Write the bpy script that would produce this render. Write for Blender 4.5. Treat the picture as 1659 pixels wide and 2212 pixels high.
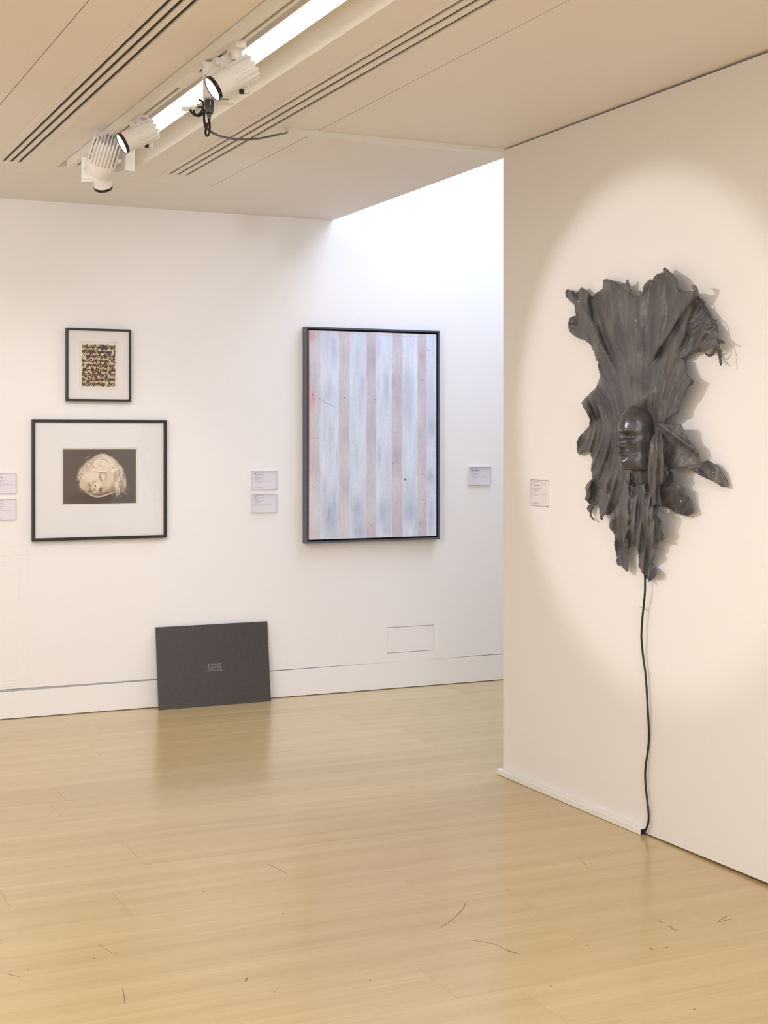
import bpy, bmesh, math, random
import numpy as np
from mathutils import Vector, Matrix, geometry, noise
for o in list(bpy.data.objects): bpy.data.objects.remove(o)
random.seed(7); np.random.seed(7)
SC = bpy.context.scene
COL = SC.collection

# ------------------------------------------------------------------ camera
F, YAW, HOR, EYE = 3172.0, 0.4319, 942.9, 1.55
W_, H_ = 1659.0, 2212.0
cd = bpy.data.cameras.new('camera'); cam = bpy.data.objects.new('camera', cd); COL.objects.link(cam)
cam.location = (0, 0, EYE); cam.rotation_euler = (math.pi/2, 0, -YAW)
cd.sensor_fit = 'VERTICAL'; cd.sensor_height = 24; cd.sensor_width = 24*W_/H_
cd.lens = F/H_*24; cd.shift_y = (HOR-H_/2)/H_; cd.clip_start = .05
SC.camera = cam
# ------------------------------------------------------------------ light
wd = bpy.data.worlds.new('world'); SC.world = wd; wd.use_nodes = True
wd.node_tree.nodes['Background'].inputs[0].default_value = (.75, .85, 1, 1)
wd.node_tree.nodes['Background'].inputs[1].default_value = 1.0
def light(name, kind, loc, aim, power, color, size=.1, size_y=None, angle=60, blend=.5, parent=None):
    d = bpy.data.lights.new(name, kind); d.energy = power; d.color = color
    if kind == 'AREA':
        d.shape = 'RECTANGLE'; d.size = size; d.size_y = size_y or size
    elif kind == 'SPOT':
        d.spot_size = math.radians(angle); d.spot_blend = blend; d.shadow_soft_size = size
    else: d.shadow_soft_size = size
    o = bpy.data.objects.new(name, d); COL.objects.link(o); o.location = loc
    v = Vector(aim)-Vector(loc)
    o.rotation_euler = v.to_track_quat('-Z', 'Y').to_euler()
    return o
# daylight down the roof light shaft at the back right
light('skylight_daylight', 'AREA', (4.65, 7.0, 4.75), (4.65, 7.0, 0), 72, (.67, .77, 1.0), 2.0, 2.1)
# added area light behind the camera, lifts the ambient light
light('room_fill_light', 'AREA', (-1.2, -3.7, 1.7), (.8, 8, 1.3), 122, (.90, .915, 1.0), 4.0, 2.4)
# added fill lights at the ceiling; the second continues the visible strip
light('ceiling_fill_light', 'AREA', (-1.2, 3.2, 2.8), (-1.2, 3.2, 0), 106, (.99, .955, 1.0), .5, 6.5)
light('ceiling_fill_light', 'AREA', (1.76, .3, 2.8), (1.76, .3, 0), 62, (.99, .955, 1.0), .3, 4.5)
# the track spot that lights the hide on the right wall
light('wall_spot', 'SPOT', (0.02, 5.34, 2.56), (3.318, 4.79, 1.64), 98, (.98, .965, 1.0), .014, angle=34.5, blend=.34)
light('wall_spot', 'SPOT', (0.02, 4.4, 2.66), (3.318, 4.6, .35), 22, (.98, .985, 1.0), .05, angle=52, blend=1.0)  # wide soft spot added to brighten the lower wall
# wall washers for the hanging wall
light('wall_wash_spot', 'SPOT', (-.2, 4.6, 2.7), (1.6, 8.17, 1.3), 80, (.94, .91, 1.0), .06, angle=75, blend=.8)
light('wall_wash_spot', 'SPOT', (1.75, 6.0, 2.62), (3.5, 8.17, 1.2), 24, (.91, .90, 1.0), .06, angle=95, blend=.9)
SC.cycles.caustics_reflective = False
SC.view_settings.view_transform = 'Standard'; SC.view_settings.look = 'None'
SC.view_settings.gamma = 1; SC.view_settings.exposure = 0.44; SC.view_settings.use_curve_mapping = False

# ------------------------------------------------------------------ measuring the photograph
_c, _s = math.cos(YAW), math.sin(YAW)
FWD = Vector((_s, _c, 0)); RGT = Vector((_c, -_s, 0)); UP = Vector((0, 0, 1)); EYEP = Vector((0, 0, EYE))
def ray(px, py): return FWD+RGT*((px-829.5)/F)+UP*((HOR-py)/F)
def on(px, py, ax, val):
    d = ray(px, py); return EYEP+d*((val-EYEP[ax])/d[ax])
def at(px, py, depth): return EYEP+ray(px, py)*depth
YB, XR = 8.169, 3.318
def zc(y): return 2.9145-.0076*y           # the ceiling falls very slightly to the back

# ------------------------------------------------------------------ materials
MATS = {}
def new_mat(name):
    m = bpy.data.materials.new(name); m.use_nodes = True; MATS[name] = m
    return m, m.node_tree, m.node_tree.nodes['Principled BSDF']
def nd(t, kind, **kw):
    n = t.nodes.new(kind)
    for k, v in kw.items():
        if k in n.inputs.keys(): n.inputs[k].default_value = v
        else: setattr(n, k, v)
    return n
def plain(name, col, rough=.5, metal=0, bump=0, bscale=200, var=0, vscale=8, emit=None, spec=.5, coat=0):
    m, t, b = new_mat(name)
    b.inputs['Base Color'].default_value = (*col, 1); b.inputs['Roughness'].default_value = rough
    b.inputs['Metallic'].default_value = metal; b.inputs['Specular IOR Level'].default_value = spec
    b.inputs['Coat Weight'].default_value = coat
    tc = nd(t, 'ShaderNodeTexCoord')
    if var:
        n = nd(t, 'ShaderNodeTexNoise', Scale=vscale, Detail=4.0)
        t.links.new(tc.outputs['Object'], n.inputs['Vector'])
        mx = nd(t, 'ShaderNodeMix', data_type='RGBA')
        t.links.new(n.outputs['Fac'], mx.inputs[0])
        mx.inputs[6].default_value = (*[c*(1-var) for c in col], 1); mx.inputs[7].default_value = (*[min(1, c*(1+var)) for c in col], 1)
        t.links.new(mx.outputs[2], b.inputs['Base Color'])
    if bump:
        n = nd(t, 'ShaderNodeTexNoise', Scale=float(bscale), Detail=3.0)
        t.links.new(tc.outputs['Object'], n.inputs['Vector'])
        bp = nd(t, 'ShaderNodeBump', Strength=bump, Distance=.002)
        t.links.new(n.outputs['Fac'], bp.inputs['Height']); t.links.new(bp.outputs[0], b.inputs['Normal'])
    if emit:
        b.inputs['Emission Color'].default_value = (*emit[0], 1); b.inputs['Emission Strength'].default_value = emit[1]
    return m
M_WALL = plain('wall_paint', (.86, .85, .84), .6, bump=.12, bscale=120, var=.012, vscale=3)
M_WALLR = plain('partition_paint', (.81, .785, .76), .55, bump=.12, bscale=120, var=.015, vscale=2.5)
M_CEIL = plain('ceiling_paint', (.88, .845, .815), .6, bump=.08, bscale=90, var=.018, vscale=2)
M_TROUGH = plain('trough_paint', (.87, .83, .765), .5, var=.03, vscale=5)
M_WHITE = plain('white_enamel', (.82, .80, .78), .35, var=.02, vscale=20)
M_TRUNK = plain('white_plastic', (.82, .81, .76), .4, var=.02, vscale=20)
M_DARK = plain('void_dark', (.012, .010, .009), .8)
M_SLOT = plain('slot_dark', (.030, .022, .016), .7)
M_BLACK = plain('black_rubber', (.007, .006, .006), .35, bump=.1, bscale=400)
M_PLUG = plain('plug_plastic', (.03, .032, .034), .4)
M_RING = plain('black_ring', (.010, .009, .009), .25)
M_LENS = plain('lit_lens', (.9, .9, .9), .2, emit=((1, .97, .95), 1.5))
M_TUBE = plain('light_diffuser', (.9, .9, .9), .4, emit=((1, .99, .96), 2.2))
M_FRAME = plain('stained_wood', (.024, .017, .015), .42, var=.25, vscale=40, bump=.2, bscale=300)
M_FLOAT = plain('grey_frame_paint', (.090, .100, .125), .45, var=.05, vscale=30)
M_MOUNT = plain('mount_board', (.88, .875, .87), .75)
M_MOUNT2 = plain('cream_mount', (.88, .85, .83), .75)
M_BEVEL = plain('mount_bevel', (.72, .69, .60), .7)
M_PAPER = plain('paper', (.86, .84, .92), .6)
M_PAPERR = plain('paper_warm', (.84, .78, .79), .6)
M_INK = plain('print_ink', (.33, .32, .38), .6)
M_INKD = plain('print_ink_dark', (.12, .11, .13), .6)
M_SILVER = plain('steel', (.75, .75, .76), .22, metal=1)
M_RED = plain('red_glass', (.33, .003, .003), .35)
M_REDDOT = plain('red_dot', (.6, .01, .01), .4)
M_GLINK = plain('silver_print', (.42, .42, .42), .35, metal=.3)

def glass_mat(name, alpha_like=.965, rough=.0):
    m, t, b = new_mat(name)
    t.nodes.remove(b)
    fr = nd(t, 'ShaderNodeFresnel', IOR=1.5); tr = nd(t, 'ShaderNodeBsdfTransparent'); gl = nd(t, 'ShaderNodeBsdfGlossy', Roughness=rough)
    tr.inputs[0].default_value = (alpha_like, alpha_like, alpha_like, 1)
    mx = nd(t, 'ShaderNodeMixShader')
    ge = nd(t, 'ShaderNodeNewGeometry'); ir = nd(t, 'ShaderNodeMapRange'); t.links.new(ge.outputs['Backfacing'], ir.inputs[0])
    ir.inputs[3].default_value = 1.5; ir.inputs[4].default_value = 1/1.5; t.links.new(ir.outputs[0], fr.inputs['IOR'])
    t.links.new(fr.outputs[0], mx.inputs[0]); t.links.new(tr.outputs[0], mx.inputs[1]); t.links.new(gl.outputs[0], mx.inputs[2])
    t.links.new(mx.outputs[0], t.nodes['Material Output'].inputs[0])
    return m
M_RIM = plain('acrylic_edge', (.86, .85, .84), .2)
M_GLASS = glass_mat('picture_glass'); M_ACRYL = glass_mat('acrylic', .97, .03)

def vcol_mat(name, rough=.6, weave=0, coat=0):
    m, t, b = new_mat(name)
    a = nd(t, 'ShaderNodeVertexColor', layer_name='Paint')
    t.links.new(a.outputs[0], b.inputs['Base Color']); b.inputs['Roughness'].default_value = rough
    b.inputs['Coat Weight'].default_value = coat
    if weave:
        tc = nd(t, 'ShaderNodeTexCoord'); n = nd(t, 'ShaderNodeTexNoise', Scale=weave, Detail=2.0)
        t.links.new(tc.outputs['Object'], n.inputs['Vector'])
        bp = nd(t, 'ShaderNodeBump', Strength=.35, Distance=.002)
        t.links.new(n.outputs['Fac'], bp.inputs['Height']); t.links.new(bp.outputs[0], b.inputs['Normal'])
    return m
M_CANVAS = vcol_mat('painted_canvas', .55, 160.0); M_PHOTO = vcol_mat('photographic_print', .5)

def floor_mat():
    m, t, b = new_mat('maple_plank')
    L = t.links.new
    g = nd(t, 'ShaderNodeNewGeometry'); oi = nd(t, 'ShaderNodeObjectInfo')
    off = nd(t, 'ShaderNodeVectorMath', operation='SCALE'); off.inputs['Scale'].default_value = 37.0
    cmb = nd(t, 'ShaderNodeCombineXYZ'); L(oi.outputs['Random'], cmb.inputs[0]); L(oi.outputs['Random'], cmb.inputs[2])
    L(cmb.outputs[0], off.inputs[0])
    add = nd(t, 'ShaderNodeVectorMath', operation='ADD'); L(g.outputs['Position'], add.inputs[0]); L(off.outputs[0], add.inputs[1])
    def mp(sx, sy):
        n = nd(t, 'ShaderNodeMapping'); n.inputs['Scale'].default_value = (sx, sy, 1); L(add.outputs[0], n.inputs['Vector']); return n
    n1 = nd(t, 'ShaderNodeTexNoise', Scale=1.0, Detail=3.0, Roughness=.55); L(mp(.55, 13).outputs[0], n1.inputs['Vector'])
    n2 = nd(t, 'ShaderNodeTexNoise', Scale=1.0, Detail=5.0, Roughness=.65); L(mp(3.2, 110).outputs[0], n2.inputs['Vector'])
    n3 = nd(t, 'ShaderNodeTexNoise', Scale=1.0, Detail=2.0); L(mp(14, 160).outputs[0], n3.inputs['Vector'])
    r1 = nd(t, 'ShaderNodeValToRGB'); e = r1.color_ramp.elements
    e[0].position = .25; e[0].color = (.50, .365, .165, 1); e[1].position = .72; e[1].color = (.57, .435, .215, 1)
    e2 = e.new(.5); e2.color = (.535, .40, .19, 1)
    L(n1.outputs['Fac'], r1.inputs[0])
    m1 = nd(t, 'ShaderNodeMix', data_type='RGBA', blend_type='MULTIPLY'); m1.inputs[0].default_value = 1
    rr = nd(t, 'ShaderNodeMapRange'); L(n2.outputs['Fac'], rr.inputs[0]); rr.inputs[1].default_value = .25; rr.inputs[2].default_value = .75; rr.inputs[3].default_value = .93; rr.inputs[4].default_value = 1.05
    L(r1.outputs[0], m1.inputs[6]); L(rr.outputs[0], m1.inputs[7])
    # plank to plank tone
    m2 = nd(t, 'ShaderNodeMix', data_type='RGBA', blend_type='MULTIPLY'); m2.inputs[0].default_value = 1
    r3 = nd(t, 'ShaderNodeValToRGB'); e = r3.color_ramp.elements
    e[0].color = (.945, .935, .92, 1); e[1].color = (1.03, 1.035, 1.05, 1); L(oi.outputs['Random'], r3.inputs[0])
    L(m1.outputs[2], m2.inputs[6]); L(r3.outputs[0], m2.inputs[7])
    # small dark flecks
    m3 = nd(t, 'ShaderNodeMix', data_type='RGBA'); r4 = nd(t, 'ShaderNodeMapRange'); L(n3.outputs['Fac'], r4.inputs[0])
    r4.inputs[1].default_value = .745; r4.inputs[2].default_value = .80; r4.inputs[3].default_value = 0; r4.inputs[4].default_value = .55
    L(r4.outputs[0], m3.inputs[0]); L(m2.outputs[2], m3.inputs[6]); m3.inputs[7].default_value = (.22, .13, .07, 1)
    L(m3.outputs[2], b.inputs['Base Color'])
    nr = nd(t, 'ShaderNodeTexNoise', Scale=1.3, Detail=4.0); L(g.outputs['Position'], nr.inputs['Vector'])
    rm = nd(t, 'ShaderNodeMapRange'); L(nr.outputs['Fac'], rm.inputs[0]); rm.inputs[3].default_value = .20; rm.inputs[4].default_value = .34
    b.inputs['Roughness'].default_value = .21
    bp = nd(t, 'ShaderNodeBump', Strength=.03, Distance=.002); L(n2.outputs['Fac'], bp.inputs['Height']); L(bp.outputs[0], b.inputs['Normal'])
    b.inputs['Specular IOR Level'].default_value = .72
    return m
M_FLOOR = floor_mat()
M_SUB = plain('subfloor_brown', (.30, .20, .10), .8)  # brown subfloor, seen in the plank joints
M_SCUFF = plain('scuff_mark', (.20, .13, .07), .6)

def leather_mat(name, c0, c1, rough, streak=True):
    m, t, b = new_mat(name); L = t.links.new
    uv = nd(t, 'ShaderNodeUVMap', uv_map='UVMap')
    mp = nd(t, 'ShaderNodeMapping'); mp.inputs['Scale'].default_value = (15, 4.5, 1) if streak else (9, 9, 9)
    if streak: L(uv.outputs[0], mp.inputs['Vector'])
    tc = nd(t, 'ShaderNodeTexCoord')
    if not streak: L(tc.outputs['Object'], mp.inputs['Vector'])
    n1 = nd(t, 'ShaderNodeTexNoise', Scale=1.0, Detail=7.0, Roughness=.58, Distortion=1.6); L(mp.outputs[0], n1.inputs['Vector'])
    n2 = nd(t, 'ShaderNodeTexNoise', Scale=6.0, Detail=4.0); L(tc.outputs['Object'], n2.inputs['Vector'])
    n3 = nd(t, 'ShaderNodeTexNoise', Scale=260.0, Detail=3.0); L(tc.outputs['Object'], n3.inputs['Vector'])
    r = nd(t, 'ShaderNodeValToRGB'); e = r.color_ramp.elements
    e[0].position = .30; e[0].color = (*c0, 1); e[1].position = .72; e[1].color = (*c1, 1); L(n1.outputs['Fac'], r.inputs[0])
    mx = nd(t, 'ShaderNodeMix', data_type='RGBA'); n2r = nd(t, 'ShaderNodeMapRange'); L(n2.outputs['Fac'], n2r.inputs[0]); n2r.inputs[1].default_value = .38; n2r.inputs[2].default_value = .64; L(n2r.outputs[0], mx.inputs[0]); L(r.outputs[0], mx.inputs[6])
    r2 = nd(t, 'ShaderNodeMix', data_type='RGBA', blend_type='MULTIPLY'); r2.inputs[0].default_value = 1; L(r.outputs[0], r2.inputs[6]); r2.inputs[7].default_value = (.64, .68, .74, 1)
    L(r2.outputs[2], mx.inputs[7]); L(mx.outputs[2], b.inputs['Base Color'])
    rm = nd(t, 'ShaderNodeMapRange'); L(n2.outputs['Fac'], rm.inputs[0]); rm.inputs[3].default_value = rough-.08; rm.inputs[4].default_value = rough+.1
    L(rm.outputs[0], b.inputs['Roughness'])
    bp = nd(t, 'ShaderNodeBump', Strength=.6 if streak else .12, Distance=.012 if streak else .002); L(n1.outputs['Fac'], bp.inputs['Height'])
    bp2 = nd(t, 'ShaderNodeBump', Strength=.18, Distance=.001); L(n3.outputs['Fac'], bp2.inputs['Height']); L(bp.outputs[0], bp2.inputs['Normal'])
    L(bp2.outputs[0], b.inputs['Normal'])
    return m
M_HIDE = leather_mat('hide_leather', (.066, .060, .060), (.165, .150, .147), .38)
M_FACE = leather_mat('face_leather', (.052, .047, .048), (.074, .067, .067), .22, False)

# ------------------------------------------------------------------ mesh helpers
def thing(name, label, cat, loc=(0, 0, 0), group=None):
    o = bpy.data.objects.new(name, None); COL.objects.link(o); o.location = loc; o.empty_display_size = .1
    o['label'] = label; o['category'] = cat
    if group: o['group'] = group
    return o
def tag(o, label, cat, group=None):
    o['label'] = label; o['category'] = cat
    if group: o['group'] = group
    return o
class MB:
    def __init__(s): s.v = []; s.f = []; s.uv = None
    def add(s, vs, fs):
        n = len(s.v); s.v += [Vector(v) for v in vs]; s.f += [tuple(i+n for i in f) for f in fs]; return s
    def box(s, x0, x1, y0, y1, z0, z1, M=None):
        vs = [Vector((x, y, z)) for z in (z0, z1) for y in (y0, y1) for x in (x0, x1)]
        if M: vs = [M @ v for v in vs]
        return s.add(vs, [(0, 2, 3, 1), (4, 5, 7, 6), (0, 1, 5, 4), (2, 6, 7, 3), (0, 4, 6, 2), (1, 3, 7, 5)])
    def lathe(s, prof, M, n=32):     # prof: (radius, height) along local z
        vs = []; fs = []
        for r, h in prof:
            for k in range(n):
                a = 2*math.pi*k/n; vs.append(M @ Vector((r*math.cos(a), r*math.sin(a), h)))
        for i in range(len(prof)-1):
            for k in range(n):
                k2 = (k+1) % n; fs.append((i*n+k, i*n+k2, (i+1)*n+k2, (i+1)*n+k))
        fs.append(tuple(reversed(range(n)))); fs.append(tuple((len(prof)-1)*n+k for k in range(n)))
        return s.add(vs, fs)
    def tube(s, pts, r, n=10, close=True):
        pts = [Vector(p) for p in pts]; rr = r if isinstance(r, (list, tuple)) else [r]*len(pts)
        vs = []; fs = []; up = Vector((.13, .91, .37)).normalized()
        for i, p in enumerate(pts):
            d = (pts[min(i+1, len(pts)-1)]-pts[max(i-1, 0)]).normalized()
            a = d.cross(up).normalized(); b = d.cross(a).normalized(); up = -d.cross(a).cross(d).normalized() if False else up
            for k in range(n):
                t = 2*math.pi*k/n; vs.append(p+(a*math.cos(t)+b*math.sin(t))*rr[i])
        for i in range(len(pts)-1):
            for k in range(n):
                k2 = (k+1) % n; fs.append((i*n+k, i*n+k2, (i+1)*n+k2, (i+1)*n+k))
        if close: fs.append(tuple(reversed(range(n)))); fs.append(tuple((len(pts)-1)*n+k for k in range(n)))
        return s.add(vs, fs)
    def warp(s):
        for v in s.v: v.z += zc(v.y)
        return s
    def build(s, name, mat, parent=None, smooth=False, bevel=0, fix=True):
        off = Vector(parent.matrix_world.translation) if parent else Vector((0, 0, 0))
        if parent:
            off = Vector((0, 0, 0)); p = parent
            while p: off += Vector(p.location); p = p.parent
        me = bpy.data.meshes.new(name); me.from_pydata([tuple(v-off) for v in s.v], [], s.f); me.update()
        if fix:
            bm = bmesh.new(); bm.from_mesh(me); bmesh.ops.recalc_face_normals(bm, faces=bm.faces); bm.to_mesh(me); bm.free()
        me.materials.append(mat)
        o = bpy.data.objects.new(name, me); COL.objects.link(o)
        if parent: o.parent = parent
        if smooth: me.shade_smooth()
        if bevel:
            b = o.modifiers.new('bevel', 'BEVEL'); b.width = bevel; b.segments = 2; b.limit_method = 'ANGLE'; b.angle_limit = .6
        if smooth == 'auto':
            try: me.set_sharp_from_angle(angle=.6)
            except Exception: pass
        return o
def struct(o): o['kind'] = 'structure'; return o
def spline(pts, n=8):
    P = [Vector(p) for p in pts]; P = [P[0]*2-P[1]]+P+[P[-1]*2-P[-2]]; out = []
    for i in range(1, len(P)-2):
        for k in range(n):
            t = k/n; a, b, c, d = P[i-1], P[i], P[i+1], P[i+2]
            out.append(.5*((2*b)+(c-a)*t+(2*a-5*b+4*c-d)*t*t+(3*b-a-3*c+d)*t**3))
    out.append(P[-2]); return out
def frame_axes(axis, hint=Vector((0, 0, 1)), origin=Vector((0, 0, 0))):
    z = Vector(axis).normalized(); x = hint.cross(z).normalized(); y = z.cross(x)
    return Matrix.Translation(origin) @ Matrix((x, y, z)).transposed().to_4x4()

# ------------------------------------------------------------------ room shell
# floor with individual planks
fl = struct(MB().box(-4.2, 6.6, -4.2, 8.6, -.08, -.014).build('floor', M_SUB))
near = MB().box(-4.2, 6.6, -4.2, 2.742, -.014, 0).build('floor_board', M_FLOOR, fl)
def plank_mesh(x0, x1, w):
    g = .0003; c = .0004
    b = MB(); h = .014
    lo = [(x0+g, g), (x1-g, g), (x1-g, w-g), (x0+g, w-g)]
    hi = [(x0+g+c, g+c), (x1-g-c, g+c), (x1-g-c, w-g-c), (x0+g+c, w-g-c)]
    vs = [(x, y, -h) for x, y in lo]+[(x, y, -c) for x, y in lo]+[(x, y, 0) for x, y in hi]
    fs = [(3, 2, 1, 0), (8, 9, 10, 11)]
    for k in range(4):
        k2 = (k+1) % 4; fs += [(k, k2, 4+k2, 4+k), (4+k, 4+k2, 8+k2, 8+k)]
    b.add(vs, fs); o = b.build('floor_plank', M_FLOOR, None)
    return o
known = {1: 1.25, -2: 2.433, -4: 2.067, 7: 1.39, 8: 3.30, 4: 2.83}
PW, PL = .265, 2.37
shared = {}
for row in range(-6, 15):
    y0 = 4.39+PW*(row-0)
    if y0 > 8.2: break
    j = known.get(row if row < 0 else row, None)
    if j is None: j = random.uniform(-.3, 2.0)
    k = row
    xs = [j+PL*i for i in range(-4, 4)]
    xs = [x for x in xs if -4.0 < x < 6.5]
    ends = [-4.0]+xs+[6.5]
    for a, b in zip(ends[:-1], ends[1:]):
        if b-a < .05: continue
        key = round(b-a, 4)
        if key in shared:
            o = bpy.data.objects.new('floor_plank', shared[key]); COL.objects.link(o)
        else:
            o = plank_mesh(0, b-a, PW); shared[key] = o.data
        o.parent = fl; o.location = (a, y0, random.uniform(-.0002, 0))
# hanging wall
def wall_quads(b, xs, zs, y, holes):
    for i in range(len(xs)-1):
        for k in range(len(zs)-1):
            if (i, k) in holes: continue
            b.add([(xs[i], y, zs[k]), (xs[i+1], y, zs[k]), (xs[i+1], y, zs[k+1]), (xs[i], y, zs[k+1])], [(0, 1, 2, 3)])
def skz(x): return .150+(x-1.45)*.0062         # top of the skirting
hx0, hx1, hz0, hz1 = 3.785, 4.109, .219, .379
b = MB()
xs = [-4.2, hx0, hx1, 6.6]; zs = [.165, hz0, hz1, 5.2]
wall_quads(b, xs, zs, YB, {(1, 1)})
for v in b.v:
    if v.z == .165: v.z = skz(v.x)+.012
# reveal of the access hatch, back slab and skirting groove
b.add([(hx0, YB, hz0), (hx1, YB, hz0), (hx1, YB, hz1), (hx0, YB, hz1), (hx0, YB+.03, hz0), (hx1, YB+.03, hz0), (hx1, YB+.03, hz1), (hx0, YB+.03, hz1)],
      [(0, 1, 5, 4), (1, 2, 6, 5), (2, 3, 7, 6), (3, 0, 4, 7)])
b.add([(-4.2, YB, skz(-4.2)+.012), (6.6, YB, skz(6.6)+.012), (6.6, YB+.022, skz(6.6)+.012), (-4.2, YB+.022, skz(-4.2)+.012)], [(0, 1, 2, 3)])
b.box(-4.2, 6.6, YB+.022, YB+.2, -.08, 5.2)
wb = struct(b.build('wall_back', M_WALL, fix=False))
hatch = MB().box(hx0+.0025, hx1-.0025, YB+.0015, YB+.02, hz0+.0025, hz1-.0025).build('access_hatch', M_WALL, wb, bevel=.0008)
struct(MB().box(hx0, hx1, YB+.0205, YB+.0215, hz0, hz1).build('hatch_shadow_gap', M_SLOT, wb))
b = MB()
b.add([(-4.2, YB, .004), (6.6, YB, .004), (6.6, YB, skz(6.6)), (-4.2, YB, skz(-4.2)),
       (-4.2, YB+.021, .004), (6.6, YB+.021, .004), (6.6, YB+.021, skz(6.6)), (-4.2, YB+.021, skz(-4.2))],
      [(0, 1, 2, 3), (4, 7, 6, 5), (3, 2, 6, 7), (0, 4, 5, 1), (0, 3, 7, 4), (1, 5, 6, 2)])
struct(b.build('baseboard_back', M_WALL, bevel=.001))
# painted-over panel at the left end of the hanging wall
def wz(px, py): p = on(px, py, 1, YB); return p.x, p.z
b = MB()
xr_, zt_ = wz(59, 1204); xl_, _ = wz(48, 1300); x0_, zb_ = wz(40, 1468)
b.box(xl_, xr_, YB-.0016, YB, zb_, zt_); b.box(x0_-.004, x0_+.001, YB-.0012, YB, zb_+.01, zt_-.01)
b.box(.6, xr_+.006, YB-.0012, YB, wz(30, 1200)[1], wz(30, 1187)[1])
b.box(.6, x0_-.004, YB-.0010, YB, wz(20, 1214)[1], wz(20, 1210)[1])
for k in range(3): b.box(.6, x0_-.002-.003*k, YB-.0012, YB, zb_-.004-.016*k, zb_+.002-.016*k)
struct(b.build('trim_1', M_WALL, bevel=.0006))
# free-standing partition on the right
zt = zc(5)
b = MB()
for (y, lo) in ((3.2, .016),):
    vs = []
    for x in (XR, XR+.20):
        vs += [(x, 3.2, .017), (x, 4.76, .005), (x, 5.892, .004), (x, 5.892, zc(5.892)-.007), (x, 3.2, zc(3.2)-.012)]
    b.add(vs, [(0, 4, 3, 2, 1), (5, 6, 7, 8, 9), (0, 1, 6, 5), (1, 2, 7, 6), (2, 3, 8, 7), (3, 4, 9, 8), (4, 0, 5, 9)])
wr = struct(b.build('wall_right', M_WALLR, bevel=.0015))
struct(MB().box(XR+.03, XR+.17, 3.23, 5.86, .001, .02).build('foot_gap_shade', M_DARK, wr))  # dark block painted as the shade under the partition
# outer shell of the gallery, out of the picture
struct(MB().box(-4.4, -4.2, -4.2, 8.4, -.08, 3.1).build('wall_left', M_WALL))
struct(MB().box(-4.4, 6.8, -4.4, -4.2, -.08, 3.1).build('wall_front', M_WALL))
struct(MB().box(6.6, 6.8, -4.2, 8.4, -.08, 5.2).build('wall_east', M_WALL))

# ceiling: backing slab plus panels with open joints
VX, VY = 3.424, 5.96        # light shaft: x > VX, y > VY
b = MB()
b.box(-4.2, VX, -4.2, YB+.02, .20, .24); b.box(VX, 6.6, -4.2, VY, .20, .24)
ce = struct(b.warp().build('ceiling', M_CEIL))
def panel(rects, name='ceiling_panel', th=.03):
    b = MB()
    for x0, x1, y0, y1 in rects: b.box(x0, x1, y0, y1, 0, th)
    return b.warp().build(name, M_CEIL, ce, bevel=.0008)
g = .002
panel([(-4.2, 1.058-g, -4.2, 7.37-g)])
b = MB().box(-4.2, VX, 7.37+g, YB, 0, .20); b.warp().build('ceiling_panel', M_CEIL, ce)
b = MB().box(2.396+g, VX, -4.2, 7.37-g, 0, .20); b.warp().build('ceiling_panel', M_CEIL, ce)
b = MB().box(VX, 6.6, -4.2, VY, 0, .20); b.warp().build('ceiling_panel', M_CEIL, ce)
TX0, TX1, TY1 = 1.545, 1.912, 7.14; e_ = .0012
LX0, LX1, RX0, RX1 = 1.238, 1.402, 2.058, 2.222
SY = 7.125
panel([(1.058+g, LX0, -4.2, 7.37-g), (LX0, LX1, SY, 7.37-g), (LX1, TX0, -4.2, 7.37-g), (TX0, TX1, TY1, 7.37-g),
       (TX1, RX0, -4.2, 7.37-g), (RX0, RX1, SY, 7.37-g), (RX1, 2.396-g, -4.2, 7.37-g)])
# thin dark lining above the open joints
b = MB(); b.box(1.04, 1.08, -4.2, 7.40, .031, .034); b.box(2.37, 2.398, -4.2, 7.37, .031, .034); b.box(1.04, 2.398, 7.35, 7.372, .031, .034)
b.warp().build('joint_lining', M_SLOT, ce)
# walls of the light trough
b = MB()
b.add([((TX1-e_), -4.2, 0), ((TX1-e_), (TY1-e_), 0), ((TX1-e_)-.02, (TY1-e_), .085), ((TX1-e_)-.02, -4.2, .085)], [(0, 1, 2, 3)])
b.add([((TX0+e_), -4.2, 0), ((TX0+e_), (TY1-e_), 0), ((TX0+e_), (TY1-e_), .085), ((TX0+e_), -4.2, .085)], [(3, 2, 1, 0)])
b.add([((TX0+e_), (TY1-e_), 0), ((TX1-e_), (TY1-e_), 0), ((TX1-e_), (TY1-e_), .085), ((TX0+e_), (TY1-e_), .085)], [(0, 3, 2, 1)])
b.box((TX0+e_), (TX1-e_), -4.2, (TY1-e_), .085, .095)
b.warp().build('light_trough', M_TROUGH, ce, fix=False)
# light shaft walls above the ceiling
b = MB()
b.box(VX-.12, VX, VY, YB+.02, .20, 2.3); b.box(VX-.12, 6.6, VY-.12, VY, .20, 2.3)
b.warp(); struct(b.build('wall_shaft', M_WALL))
struct(MB().box(VX-.12, 6.6, VY-.12, YB+.2, 5.2, 5.3).build('ceiling_shaft', M_WALL))

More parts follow.
